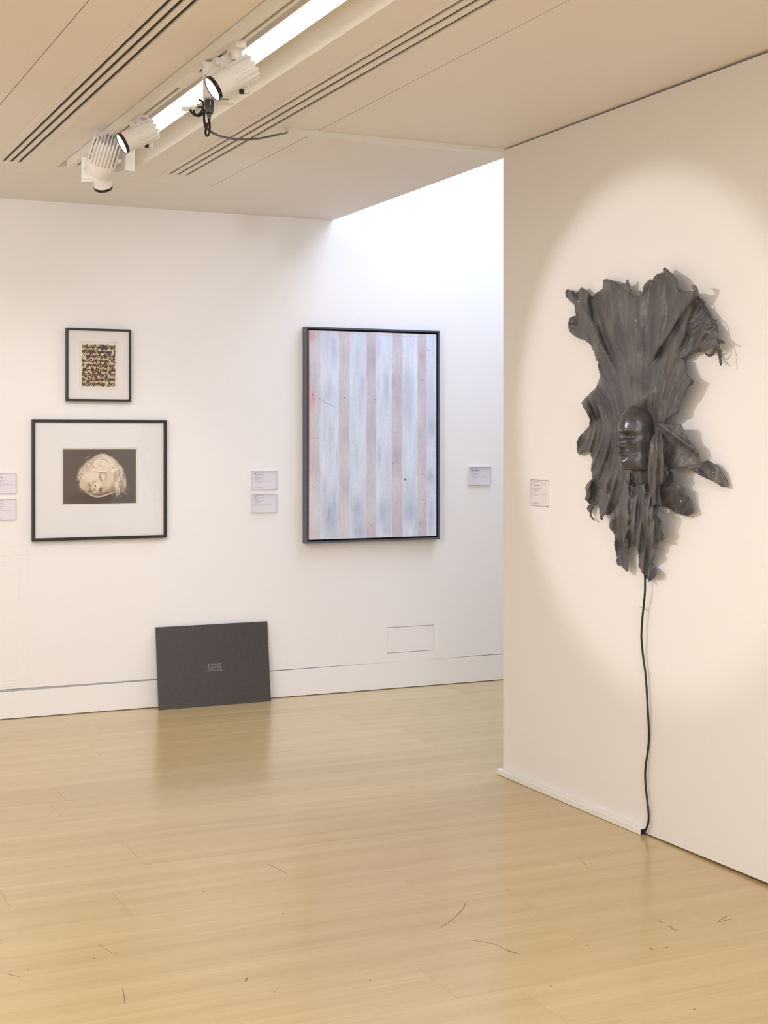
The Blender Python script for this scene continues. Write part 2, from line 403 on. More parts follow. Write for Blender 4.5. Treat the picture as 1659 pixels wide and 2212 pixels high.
# ------------------------------------------------------------------ ceiling fittings
def diffuser(x0, x1, cs, label):
    r = thing('air_diffuser', label, 'air vent', (x0, 3.0, zc(3.0)), 'linear slot air diffusers')
    sw = .0078
    for ya, yb, in ((-4.0, 5.56), (5.563, SY)):
        b = MB(); ed = [x0]+[v for c in cs for v in (c-sw, c+sw)]+[x1]
        for i in range(0, len(ed), 2): b.box(ed[i], ed[i+1], ya, yb, -.0025 if i in (0, len(ed)-2) else -.001, .006)
        if yb == SY: b.box(x0, x1, SY-.012, SY, -.0022, .006)
        b.warp().build('face_plate', M_CEIL, r, bevel=.0006)
    for c in cs:
        MB().box(c-.012, c+.012, -4.0, SY-.012, .0062, .012).warp().build('slot', M_SLOT, r)  # near-black backing paints the shade inside the slots
diffuser(LX0, LX1, (1.281, 1.3165, 1.354), 'ceiling slot air diffuser left of the track lights, nearer the left edge')
diffuser(RX0, RX1, (2.096, 2.139, 2.183), 'ceiling slot air diffuser right of the strip light, above the hanging cable')
# lighting track housing
tr = thing('lighting_track', 'white lighting track housing recessed in the ceiling beside the glowing strip', 'lighting track', (1.62, 4, zc(4)))
b = MB()
b.box(1.5475, 1.570, -4.1, 6.95, -.042, .03); b.box(1.585, 1.598, -4.1, 6.95, -.041, .03); b.box(1.5465, 1.5995, 4.98, 5.22, -.0435, -.036)
b.box(1.570, 1.585, 6.86, 6.95, -.040, .03); b.box(1.570, 1.585, -4.1, 6.86, -.02, .03)
b.warp().build('housing', M_TRUNK, tr, bevel=.0008)
MB().box(1.5705, 1.5845, -4.1, 6.86, -.024, -.0195).warp().build('slot', M_SLOT, tr)
b = MB(); b.box(1.5755, 1.578, -4.1, 6.86, -.036, -.024); b.warp().build('conductor_rail', M_TRUNK, tr)
# strip light
sl = thing('strip_light', 'glowing white linear strip light in the ceiling trough beside the track', 'light', (1.76, 4, zc(4)))
LE = 6.95
MB().box(1.715, 1.815, -4.1, LE, .034, .083).warp().build('light_body', M_TROUGH, sl)
MB().box(1.720, 1.811, -4.1, LE-.01, .028, .034).warp().build('diffuser', M_TUBE, sl)
# cable trunking along the ceiling
ct = thing('cable_trunking', 'slim white cable trunking across the ceiling ending at the partition corner', 'trunking', (2.8, 5.9, zc(5.9)))
b = MB()
N = 12
for i in range(N):
    xa, xb = 2.262+(XR-2.262)*i/N, 2.262+(XR-2.262)*(i+1)/N
    ya, yb = 5.885-.0*i, 5.925
    b.box(xa, xb, ya, yb, -.018-.004*math.sin(math.pi*i/N), 0)
b.warp().build('cover', M_TRUNK, ct)

# ------------------------------------------------------------------ track lamps
def lens_parts(r, M, R, h0):
    b = MB().lathe([(R*1.01, h0-.012), (R*1.035, h0-.010), (R*1.035, h0), (R*.96, h0+.001), (R*.95, h0-.003)], M, 40)
    ring = b.build('lens_ring', M_RING, r, smooth='auto')
    MB().lathe([(R*.94, h0-.004), (R*.94, h0-.0025)], M, 40).build('lens', M_LENS, r)
    return ring
def spot_lamp(label, lens_px, axis_img, toward, depth, L, R, adapter_px, plate, red=False, energy=30, adepth=None):
    ax = RGT*axis_img[0]-UP*axis_img[1]; ax = ax.normalized()*math.sqrt(1-toward**2)-FWD*toward
    C = at(*lens_px, depth)
    A = at(*adapter_px, adepth or depth)
    r = thing('track_spotlight', label, 'spotlight', A, 'spotlights on the ceiling track')
    M = frame_axes(ax, Vector((0, 0, 1)), C-ax*L)     # z runs rear -> lens
    b = MB().lathe([(R*.84, 0), (R*.92, .004), (R*.95, .05), (R*.985, L*.45), (R, L*.5), (R, L-.012)], M, 40)
    b.build('body', M_WHITE, r, smooth='auto')
    fb = []
    for k in range(11):      # long cooling ribs on the rear half
        a = 2*math.pi*k/11+.15; ca, sa = math.cos(a), math.sin(a)
        Rm = M @ Matrix.Rotation(a, 4, 'Z')
        f = MB(); h1 = L*.56
        w = .0052
        vs = [(R*.78, -w, -.006), (R*.78, w, -.006), (R*1.045, w, -.004), (R*1.045, -w, -.004), (R*.95, -w, h1), (R*.95, w, h1), (R*1.035, w*.8, h1-.004), (R*1.035, -w*.8, h1-.004)]
        f.add([Rm @ Vector(v) for v in vs], [(0, 3, 2, 1), (4, 5, 6, 7), (0, 1, 5, 4), (1, 2, 6, 5), (2, 3, 7, 6), (3, 0, 4, 7)])
        f.build('cooling_fin', M_WHITE, r, bevel=.001)
    lens_parts(r, M, R, L)
    # adapter on the track and neck
    b = MB(); s = (adepth or depth)
    b.box(A.x-.017, A.x+.017, A.y-.05, A.y+.05, A.z-.016, A.z+.016); b.build('track_adapter', M_WHITE, r, bevel=.002)
    px, py = plate[0], plate[1]
    P = at(px, py, (adepth or depth)+plate[4])
    w, h = plate[2], plate[3]
    MB().lathe([(.017, 0), (.019, .004), (.019, .03), (.014, .034)], Matrix.Translation(Vector((A.x, A.y, A.z-.046))), 24).build('neck', M_WHITE, r, smooth='auto')
    Mg = Matrix.Translation(P) @ Matrix.Rotation(-YAW*plate[5], 4, 'Z')
    g_ = MB().box(-w/2, w/2, -.016, .016, -h/2, h/2, Mg).build('driver_box', M_WHITE, r, bevel=.003)
    MB().box(w*.18, w*.36, -.017, -.006, -h/2-.002, -h/2+.012, Mg).build('vent_grille', M_SLOT, g_)
    # tilt arm between box and body
    mid = C-ax*L*.6
    MB().tube([P+Vector((0, -.016, 0)), mid], [.012, .012], 14).build('pivot_arm', M_WHITE, r, smooth='auto')
    if red:
        q = at(259.8, 284.2, depth-.03)
        MB().lathe([(.0042, 0), (.0042, .001)], frame_axes(-ray(259.8, 284.2), UP, q), 16).build('red_sticker', M_REDDOT, r)
    l = light('lamp_beam', 'SPOT', C+ax*.012, C+ax, energy, (1, .96, .92), .03, angle=40, blend=.5)
    l.parent = r; l.location = (C+ax*.012)-A
    return r, C, ax
lampA = spot_lamp('white cylindrical spotlight nearest the top of the picture, in front of the cable box', (458, 193), (-.818, .575), .31, 4.80, .158, .0418, (511, 100), (507, 163, .092, .124, .07, 1.0), adepth=4.84, energy=10)
lampB = spot_lamp('white cylindrical spotlight with a small red sticker above its lens', (262.5, 311), (-.86, .51), .31, 5.84, .148, .0428, (304, 250), (305.5, 288, .090, .116, .07, 1.0), red=True, adepth=5.90, energy=5)

# finned floodlight
def flood():
    depth = 6.32
    ax = (RGT*-.45-UP*.89).normalized()*.80+FWD*.60; ax.normalize()
    Fc = at(212, 375, depth)          # centre of the front rim
    A = at(240, 305, 6.30)
    r = thing('track_floodlight', 'large white floodlight with chevron cooling fins, lowest on the track', 'spotlight', A, 'spotlights on the ceiling track')
    R, L = .0622, .18
    hint = RGT
    z = ax; x = (RGT-z*RGT.dot(z)).normalized(); y = z.cross(x)
    M = Matrix.Translation(Fc-ax*L) @ Matrix((x, y, z)).transposed().to_4x4()
    MB().lathe([(R*.80, .108), (R*.99, .11), (R, .114), (R, L-.012), (R*.99, L-.011), (R*1.005, L-.010), (R*1.005, L), (R*.93, L), (R*.9, L-.02)], M, 48).build('body', M_WHITE, r, smooth='auto')
    n = 9
    for k in range(n):
        t = (k-(n-1)/2)/((n-1)/2)*R*.90; hw = math.sqrt(max(R*R-t*t, 1e-6))*1.0; th = .0034
        c = min(.018, hw*.5)
        prof = [(-hw, .135), (-hw, .032), (-hw+c, 0), (hw-c, 0), (hw, .032), (hw, .135)]
        vs = [M @ Vector((t+sx*th, p, q)) for sx in (-1, 1) for p, q in prof]
        m = len(prof); fs = [tuple(range(m)), tuple(reversed(range(m, 2*m)))]+[(i, (i+1) % m, m+(i+1) % m, m+i) for i in range(m)]
        MB().add(vs, fs).build('cooling_fin', M_WHITE, r, bevel=.0005)
    MB().lathe([(R*.66, .012), (R*.88, .034), (R*.88, .11)], M, 32).build('core', M_WHITE, r, smooth='auto')
    MB().lathe([(R*.88, L-.019), (R*.88, L-.018)], M, 40).build('lens', M_LENS, r)
    P = at(267, 345, depth+.06)
    Mg = Matrix.Translation(P) @ Matrix.Rotation(.30, 4, 'Z')
    MB().box(-.024, .024, -.055, .055, -.056, .062, Mg).build('driver_box', M_WHITE, r, bevel=.002)
    MB().tube([P, Fc-ax*L*.45+x*R*.9], .010, 12).build('pivot_arm', M_WHITE, r, smooth='auto')
    T = Vector((1.583, P.y, zc(P.y)-.045))
    MB().tube([T, P], .012, 12).build('neck', M_WHITE, r, smooth='auto')
    l = light('lamp_beam', 'SPOT', Fc+ax*.01, Fc+ax, 22, (1, .96, .93), .05, angle=80, blend=.8)
    l.parent = r; l.location = Fc+ax*.01-A
flood()
def lampD():
    depth = 6.62
    ax = (-UP*.80+FWD*.60).normalized()
    C = at(223.3, 407, depth)
    R, L = .0405, .12
    A = Vector((1.583, 6.72, zc(6.72)-.045))
    r = thing('track_spotlight', 'white downward spotlight with black ring hidden behind the finned floodlight', 'spotlight', A, 'spotlights on the ceiling track')
    M = frame_axes(ax, RGT, C-ax*L)
    MB().lathe([(R*.8, 0), (R*.95, .03), (R, .05), (R, L-.012)], M, 40).build('body', M_WHITE, r, smooth='auto')
    lens_parts(r, M, R, L)
    P = at(188, 361, depth+.08)
    Mg = Matrix.Translation(P) @ Matrix.Rotation(-YAW, 4, 'Z')
    g_ = MB().box(-.024, .046, -.015, .015, -.058, .058, Mg).build('driver_box', M_WHITE, r, bevel=.002)
    MB().box(-.024, .042, -.014, .014, -.069, -.058, Mg).build('driver_base', M_TRUNK, r, bevel=.001)
    MB().tube([A, P+Vector((.02, 0, 0))], .010, 12).build('neck', M_WHITE, r, smooth='auto')
    MB().tube([P+Vector((.03, 0, -.02)), C-ax*L*.6], .010, 12).build('pivot_arm', M_WHITE, r, smooth='auto')
    l = light('lamp_beam', 'SPOT', C+ax*.012, C+ax, 6, (1, .96, .93), .03, angle=60, blend=.6)
    l.parent = r; l.location = C+ax*.012-A
lampD()

# socket box with the plug and its cable
D0 = 5.03
bx = thing('socket_box', 'square white socket box hanging from the track beside the first spotlight', 'junction box', at(468, 176, D0))
P = at(468, 176, D0); Mg = Matrix.Translation(P) @ Matrix.Rotation(-YAW+.10, 4, 'Z')
w = 58/F*D0/2
MB().box(-w, w, -.022, .022, -.061, .062, Mg).build('box_body', M_WHITE, bx, bevel=.002)
MB().box(-w+.004, w-.004, -.026, -.022, -.056, .058, Mg).build('cover_plate', M_WHITE, bx, bevel=.0015)
for q in ((464, 137.5), (443.5, 164)):
    MB().lathe([(.0025, 0), (.0025, .004)], frame_axes(-ray(*q), UP, at(q[0], q[1], D0-.035)), 12).build('screw', M_BLACK, bx)
MB().tube([at(464, 137.5, D0-.034), at(443.5, 164, D0-.034)], .0016, 6).build('rod', M_WHITE, bx)
Tt = Vector((1.583, P.y, zc(P.y)-.054))
MB().box(Tt.x-.02, Tt.x+.02, P.y-.06, P.y+.10, Tt.z-.014, Tt.z+.012).build('track_adapter', M_WHITE, bx, bevel=.003)
MB().tube([Tt, Vector((Tt.x+.01, P.y+.02, P.z+.05))], .02, 14).build('neck', M_WHITE, bx, smooth='auto')
MB().box(-w*.1, w*1.25, -.005, .03, -.074, -.063, Mg).build('bracket', M_WHITE, bx, bevel=.001)
DP = D0-.005
pl = thing('power_plug', 'black power plug pushed into the underside of the white socket box', 'plug', at(451, 222, DP))
Mp = Matrix.Translation(at(452, 231, DP)) @ Matrix.Rotation(-YAW+.1, 4, 'Z')
b = MB()
s_ = D0/F
def sect(y, w0, w1, d):
    z = -(y-231)*s_; return [Vector((w0*s_, -d, z)), Vector((w1*s_, -d, z)), Vector((w1*s_, d, z)), Vector((w0*s_, d, z))]
rings = [sect(217, -8, 9, .016), sect(220, -9.5, 10, .018), sect(234, -9, 9.5, .018), sect(245, -8.5, 8, .016), sect(246, -5.5, 4.5, .010), sect(258, -3.5, 3, .007)]
vs = [Mp @ v for rg in rings for v in rg]; fs = [(0, 1, 2, 3), tuple(range(20, 24))]
for i in range(5):
    for k in range(4): fs.append((i*4+k, i*4+(k+1) % 4, i*4+4+(k+1) % 4, i*4+4+k))
b.add(vs, fs).build('plug_body', M_PLUG, pl, bevel=.002)
MB().box(2*s_, 3.4*s_, -.0186, -.0175, 2*s_, 11*s_, Mp).build('cover_mark', M_TRUNK, pl)
cb = thing('power_cable', 'black flexible cable looped below the plug and sagging to the ceiling trunking', 'cable', at(450, 280, DP))
def path(pts, n=8): return spline([at(x, y, d) for x, y, d in pts], n)
loop = [(451, 257, DP), (453, 270, DP-.01), (452.5, 285, DP-.015), (449, 293, DP-.012), (445.5, 292, DP-.008), (444, 286, DP), (445.5, 276, DP+.006), (449, 266, DP+.008), (446, 278, DP+.014), (443, 272, DP+.02), (441, 262, DP+.02), (441, 250, DP+.02), (440, 243, DP+.02), (434, 249, DP+.02), (426, 250, DP+.015), (417, 246, DP+.01), (412.5, 241, DP+.01), (411.5, 236, DP+.01)]
MB().tube(path(loop), .0040, 10).build('cable_loop', M_BLACK, cb, smooth=True)
loop2 = [(418, 238, DP+.02), (420, 245, DP+.02), (426, 248, DP+.022), (434, 243, DP+.022), (438, 234, DP+.02), (440, 226, DP+.02), (437, 219, DP+.025), (430, 216, DP+.03)]
MB().tube(path(loop2), .0038, 10).build('cable_loop', M_BLACK, cb, smooth=True)
MB().tube(path([(427, 231, DP+.03), (432, 232.5, DP+.03), (438, 232, DP+.03), (441, 240, DP+.03), (441, 252, DP+.03)]), .0036, 10).build('cable_loop', M_BLACK, cb, smooth=True)
e = on(624, 286.5, 1, 5.90)
dE = (e-EYEP).dot(FWD)
run = [(441, 258, DP+.03), (444, 271, DP+.03), (450, 280, DP+.05), (462, 288.5, DP+.10), (480, 295.5, DP+.2), (505, 300, DP+.34), (530, 301.5, DP+.48), (555, 300, DP+.62), (580, 295.5, DP+.77), (602, 290.5, DP+.92), (617, 287.5, dE-.01), (625, 286.5, dE)]
MB().tube(path(run), .0042, 10).build('cable_run', M_BLACK, cb, smooth=True)
tz = thing('cable_clip', 'small white cable clip left of the black plug', 'clip', at(412, 234, DP+.03))
MB().box(-.03, .022, -.01, .01, -.006, .006, Matrix.Translation(at(412, 235, DP+.03)) @ Matrix.Rotation(-YAW-.2, 4, 'Z')).build('clip_plate', M_WHITE, tz, bevel=.002)
MB().box(-.003, .003, -.006, .006, -.0, .016, Matrix.Translation(at(426, 234, DP+.03)) @ Matrix.Rotation(-YAW-.2, 4, 'Z')).build('clip_stem', M_WHITE, tz, bevel=.001)

# ------------------------------------------------------------------ pictures
def corners(px, y): return [on(a, b_, 1, y) for a, b_ in px]
def rect_from(px, y):
    c = corners(px, y); xs_ = sorted(p.x for p in c); zs_ = sorted(p.z for p in c)
    return (xs_[0]+xs_[1])/2, (xs_[2]+xs_[3])/2, (zs_[0]+zs_[1])/2, (zs_[2]+zs_[3])/2
def frame_bars(b, x0, x1, z0, z1, w, y0, y1):
    o = [(x0, z0), (x1, z0), (x1, z1), (x0, z1)]; i = [(x0+w, z0+w), (x1-w, z0+w), (x1-w, z1-w), (x0+w, z1-w)]
    vs = [(x, y, z) for y in (y0, y1) for x, z in o]+[(x, y, z) for y in (y0, y1) for x, z in i]; fs = []
    for k in range(4):
        n = (k+1) % 4
        fs += [(k, n, 8+n, 8+k), (4+n, 4+k, 12+k, 12+n), (n, k, 4+k, 4+n), (8+k, 8+n, 12+n, 12+k)]
    b.add(vs, fs); return b
def painted(name, mat, x0, x1, z0, z1, y, img, parent):
    h, w, _ = img.shape; vs = []; fs = []
    off = Vector(parent.location)
    X = np.linspace(x0, x1, w+1)-off.x; Z = np.linspace(z1, z0, h+1)-off.z
    xx, zz = np.meshgrid(X, Z); V = np.stack([xx.ravel(), np.full(xx.size, y-off.y), zz.ravel()], 1)
    i = np.arange(h)[:, None]*(w+1)+np.arange(w)[None]; Fq = np.stack([i+w+1, i+w+2, i+1, i], -1).reshape(-1, 4)
    me = bpy.data.meshes.new(name); me.vertices.add(len(V)); me.vertices.foreach_set('co', V.ravel())
    me.loops.add(Fq.size); me.loops.foreach_set('vertex_index', Fq.ravel().astype(np.int32))
    me.polygons.add(len(Fq)); me.polygons.foreach_set('loop_start', np.arange(0, Fq.size, 4, dtype=np.int32)); me.polygons.foreach_set('loop_total', np.full(len(Fq), 4, dtype=np.int32))
    me.update(); me.validate()
    ca = me.color_attributes.new('Paint', 'FLOAT_COLOR', 'CORNER')
    lin = np.where(img <= .04045, img/12.92, ((np.clip(img, 0, 1)+.055)/1.055)**2.4)
    c4 = np.ones((h*w, 4, 4), np.float32); c4[:, :, :3] = lin.reshape(-1, 1, 3); ca.data.foreach_set('color', c4.ravel())
    me.materials.append(mat); o = bpy.data.objects.new(name, me); COL.objects.link(o); o.parent = parent
    return o
def smooth_noise(h, w, sy, sx, seed=0):
    rs = np.random.RandomState(seed); gy, gx = max(2, int(h/sy)+3), max(2, int(w/sx)+3); g_ = rs.rand(gy, gx)
    y = np.linspace(0, gy-1.001, h); x = np.linspace(0, gx-1.001, w); y0 = y.astype(int); x0 = x.astype(int)
    fy = y-y0; fx = x-x0; fy = fy*fy*(3-2*fy); fx = fx*fx*(3-2*fx); fy = fy[:, None]; fx = fx[None]
    y1 = np.minimum(y0+1, gy-1); x1 = np.minimum(x0+1, gx-1)
    return (g_[y0][:, x0]*(1-fy)*(1-fx)+g_[y1][:, x0]*fy*(1-fx)+g_[y0][:, x1]*(1-fy)*fx+g_[y1][:, x1]*fy*fx)
class Paint:
    def __init__(s, w, h, x0, x1, y0, y1, col):
        s.img = np.ones((h, w, 3))*np.array(col)/255; s.x, s.y = np.meshgrid(np.linspace(x0, x1, w), np.linspace(y0, y1, h))
    def mix(s, a, col): a = np.clip(a, 0, 1)[..., None]; s.img = s.img*(1-a)+a*np.array(col)/255
    def ell(s, cx, cy, rx, ry, col, op=1, soft=.5, ang=0):
        c_, s__ = math.cos(ang), math.sin(ang); dx, dy = s.x-cx, s.y-cy
        d = np.sqrt(((dx*c_+dy*s__)/rx)**2+((-dx*s__+dy*c_)/ry)**2); s.mix(op*np.clip((1+soft/2-d)/soft, 0, 1)**1.2, col)
    def poly(s, pts, col, op=1, soft=10):
        P = np.array(pts, float); inside = np.zeros(s.x.shape, bool); dmin = np.full(s.x.shape, 1e9); n = len(P)
        for i in range(n):
            a, b_ = P[i], P[(i+1) % n]
            cond = ((a[1] > s.y) != (b_[1] > s.y)) & (s.x < (b_[0]-a[0])*(s.y-a[1])/((b_[1]-a[1]) or 1e-9)+a[0]); inside ^= cond
            t = np.clip(((s.x-a[0])*(b_[0]-a[0])+(s.y-a[1])*(b_[1]-a[1]))/max(((b_-a)**2).sum(), 1e-9), 0, 1)
            dmin = np.minimum(dmin, np.hypot(s.x-a[0]-t*(b_[0]-a[0]), s.y-a[1]-t*(b_[1]-a[1])))
        sd = np.where(inside, dmin, -dmin); s.mix(op*np.clip(sd/soft+.5, 0, 1), col)
    def stroke(s, pts, wd, col, op=1, taper=True):
        pts = [Vector((p[0], p[1], 0)) for p in pts]; pts = spline(pts, 6) if len(pts) > 2 else pts; P = np.array([(p.x, p.y) for p in pts])
        x0, y0 = P.min(0)-3*wd; x1, y1 = P.max(0)+3*wd
        m = (s.x[0] >= x0) & (s.x[0] <= x1); my = (s.y[:, 0] >= y0) & (s.y[:, 0] <= y1)
        if not m.any() or not my.any(): return
        ix = np.where(m)[0]; iy = np.where(my)[0]; sl_ = np.s_[iy[0]:iy[-1]+1, ix[0]:ix[-1]+1]
        X, Y = s.x[sl_], s.y[sl_]; best = np.zeros(X.shape); n = len(P)-1
        for i in range(n):
            a, b_ = P[i], P[i+1]; t = np.clip(((X-a[0])*(b_[0]-a[0])+(Y-a[1])*(b_[1]-a[1]))/max(((b_-a)**2).sum(), 1e-9), 0, 1)
            d = np.hypot(X-a[0]-t*(b_[0]-a[0]), Y-a[1]-t*(b_[1]-a[1])); u = (i+t)/n
            ww = wd*(np.sin(np.pi*np.clip(u, .04, .96))**.5 if taper else 1); best = np.maximum(best, np.exp(-(d/ww)**2))
        a = (best*op)[..., None]; s.img[sl_] = s.img[sl_]*(1-a)+a*np.array(col)/255

# --- large striped painting
def big_painting():
    px = [(650, 705), (951, 716), (651, 1175), (949, 1165)]
    x0, x1, z0, z1 = 3.2225, 4.149, .9095, 2.205
    yf = YB-.052
    # outline measured on the wall plane: shrink to the front plane
    c = corners([(660.5, 704.5), (951, 715.5), (660, 1175), (949.5, 1164.5)], yf)
    x0 = (c[0].x+c[2].x)/2; x1 = (c[1].x+c[3].x)/2; z0 = (c[2].z+c[3].z)/2; z1 = (c[0].z+c[1].z)/2
    r = thing('framed_painting', 'large painting of pale blue and beige vertical stripes in a grey tray frame', 'painting', ((x0+x1)/2, YB, z0))
    frame_bars(MB(), x0, x1, z0, z1, .011, yf, YB-.002).build('frame', M_FLOAT, r, bevel=.0008)
    MB().box(x0+.01, x1-.01, YB-.012, YB-.003, z0+.01, z1-.01).build('tray_back', M_DARK, r)
    frame_bars(MB(), x0+.0112, x1-.0112, z0+.0112, z1-.0112, .003, yf+.006, YB-.012).build('tray_gap_shade', M_DARK, r)  # near-black back and lining paint the shadow gap round the canvas
    g_ = .022; a0, a1, b0, b1 = x0+g_, x1-g_, z0+g_, z1-g_
    yc = YB-.046
    MB().box(a0, a1, yc+.0006, YB-.013, b0, b1).build('stretcher', plain('canvas_side', (.45, .33, .33), .7), r)
    W, H = 250, 370
    p = Paint(W, H, 195, 1425, 108, 2113, (214, 222, 238))
    n1 = smooth_noise(H, W, 60, 6, 1); n2 = smooth_noise(H, W, 90, 40, 2); n3 = smooth_noise(H, W, 3, 2, 3); n4 = smooth_noise(H, W, 26, 2.2, 4); n5 = smooth_noise(H, W, 120, 14, 9)
    base = p.img+((n1-.5)*.05+(n2-.5)*.05+(n5-.5)*.05)[..., None]
    p.img = base
    tans = [(185, 303, (206, 200, 203)), (470, 583, (204, 199, 204)), (733, 833, (200, 194, 202)), (985, 1092, (201, 194, 202)), (1236, 1334, (203, 195, 205))]
    edge = (smooth_noise(H, W, 40, 300, 5)-.5)*22
    for i, (xa, xb, col) in enumerate(tans):
        e1 = (smooth_noise(H, 2, 26, 9, 10+i)[:, :1]-.5)*11; e2 = (smooth_noise(H, 2, 26, 9, 20+i)[:, :1]-.5)*11
        m = np.clip((p.x-xa-e1)/9, 0, 1)*np.clip((xb-p.x-e2)/9, 0, 1)
        tone = (smooth_noise(H, W, 55, 60, 40+i)-.5)*26; cc = np.array(col)[None, None]+tone[..., None]*np.array([1, 1.15, 1.0])
        a = (m*.84)[..., None]; p.img = p.img*(1-a)+a*cc/255
        for q in (xa-6, xb+6): p.stroke([(q, 120), (q+5, 700), (q-4, 1400), (q+3, 2080)], 5, (222, 228, 240), .35, False)
    # greyer worn patches in the blue stripes
    for (cx, cy, rx, ry, op) in ((430, 300, 22, 130, .35), (395, 1900, 55, 190, .6), (430, 1780, 14, 110, .5), (345, 1620, 12, 80, .4), (650, 1830, 45, 110, .55), (665, 2040, 55, 90, .5), (905, 1870, 55, 120, .5), (935, 2040, 40, 80, .4), (1160, 1880, 60, 110, .45), (1380, 1040, 30, 100, .4), (1370, 1530, 30, 70, .5), (865, 1290, 20, 120, .35), (455, 1330, 10, 110, .35), (930, 640, 30, 200, .3), (1150, 560, 45, 140, .25), (380, 700, 60, 110, .2), (1385, 1900, 30, 130, .3), (700, 640, 30, 100, .25), (590, 1700, 12, 140, .2), (860, 240, 25, 80, .2)):
        d = ((p.x-cx)/rx)**2+((p.y-cy)/ry)**2; a = np.exp(-d)*op*(.6+1.0*n4); p.mix(a, (158, 172, 197))
    for (cx, cy, rx, ry, op, col) in ((215, 150, 40, 60, .45, (205, 120, 130)), (225, 770, 35, 70, .30, (215, 110, 125)), (1285, 320, 35, 90, .35, (190, 135, 150)), (790, 320, 40, 140, .3, (180, 155, 165)), (1270, 1990, 40, 25, .2, (130, 100, 95)), (235, 2060, 40, 70, .25, (215, 170, 185)), (770, 2060, 60, 40, .25, (225, 180, 190)), (230, 1450, 30, 120, .2, (205, 165, 175)), (520, 330, 30, 90, .25, (165, 158, 168)), (1040, 780, 30, 90, .3, (175, 155, 165)), (1040, 1290, 45, 50, .25, (165, 155, 165))):
        d = ((p.x-cx)/rx)**2+((p.y-cy)/ry)**2; p.mix(np.exp(-d)*op, col)
    p.stroke([(192, 110), (195, 700), (193, 1400), (191, 2110)], 5, (170, 70, 85), .75, False)
    p.stroke([(240, 112), (700, 124), (1250, 138)], 3.5, (200, 175, 190), .35, False)
    for (cx, cy, rr_, col) in ((228, 722, 7, (190, 20, 40)), (204, 685, 5, (170, 30, 45)), (222, 745, 4, (180, 50, 60)), (526, 750, 6, (110, 30, 40)), (1117, 1550, 8, (25, 40, 70)), (992, 1392, 6, (120, 30, 45)), (1285, 570, 5, (60, 40, 50)), (1271, 326, 4, (140, 50, 70)), (787, 1997, 5, (150, 30, 45)), (1324, 1790, 5, (110, 60, 70)), (1297, 1750, 4, (120, 80, 90)), (818, 760, 4, (130, 80, 90)), (245, 1617, 4, (150, 60, 80)), (1280, 1502, 4, (110, 60, 70)), (789, 785, 4, (160, 90, 100))):
        p.mix(np.clip(1.4-np.hypot(p.x-cx, p.y-cy)/rr_, 0, 1), col)
    for s_ in ([(285, 755), (350, 800), (440, 835)], [(205, 1137), (250, 1140), (275, 1145)], [(198, 238), (215, 230)], [(1335, 260), (1360, 266)]): p.stroke(s_, 2.6, (120, 115, 125), .55, False)
    p.img += ((n3-.5)*.03+(n4-.5)*.03)[..., None]
    p.img = np.clip(p.img*np.array([.985, .985, .985]), 0, 1)
    painted('canvas', M_CANVAS, a0, a1, b0, b1, yc, p.img, r)
big_painting()

def glazed(label, name, px_outer, fw, depth_, mount_mat, px_print, px_window, cat):
    yf = YB-depth_
    x0, x1, z0, z1 = rect_from(px_outer, yf)
    r = thing(name, label, cat, ((x0+x1)/2, YB, z0))
    frame_bars(MB(), x0, x1, z0, z1, fw, yf, YB-.002).build('frame', M_FRAME, r, bevel=.0012)
    ym = yf+.012
    MB().box(x0+fw*.6, x1-fw*.6, YB-.006, YB-.0025, z0+fw*.6, z1-fw*.6).build('backing_board', M_BEVEL, r)
    a = rect_from(px_window, ym)
    b = MB(); X0, X1, Z0, Z1 = x0+fw*.9, x1-fw*.9, z0+fw*.9, z1-fw*.9
    o = [(X0, Z0), (X1, Z0), (X1, Z1), (X0, Z1)]; i_ = [(a[0], a[2]), (a[1], a[2]), (a[1], a[3]), (a[0], a[3])]
    j = [(a[0]+.0018, a[2]+.0018), (a[1]-.0018, a[2]+.0018), (a[1]-.0018, a[3]-.0018), (a[0]+.0018, a[3]-.0018)]
    vs = [(x, ym, z) for x, z in o]+[(x, ym, z) for x, z in i_]; fs = [(k, (k+1) % 4, 4+(k+1) % 4, 4+k) for k in range(4)]
    MB().add(vs, fs).build('mount', mount_mat, r, fix=False)
    vs = [(x, ym, z) for x, z in i_]+[(x, ym+.002, z) for x, z in j]
    MB().add(vs, fs).build('mount_bevel', M_BEVEL, r, fix=False)
    MB().add([(x, ym+.0021, z) for x, z in o], [(0, 1, 2, 3)]).build('print_sheet', plain(name+'_sheet', (.84, .80, .72), .7), r, fix=False)
    g_ = MB().add([(X0, yf+.004, Z0), (X1, yf+.004, Z0), (X1, yf+.004, Z1), (X0, yf+.004, Z1)], [(0, 1, 2, 3)]).build('glass', M_GLASS, r, fix=False)
    return r, rect_from(px_print, ym+.002), ym+.0019
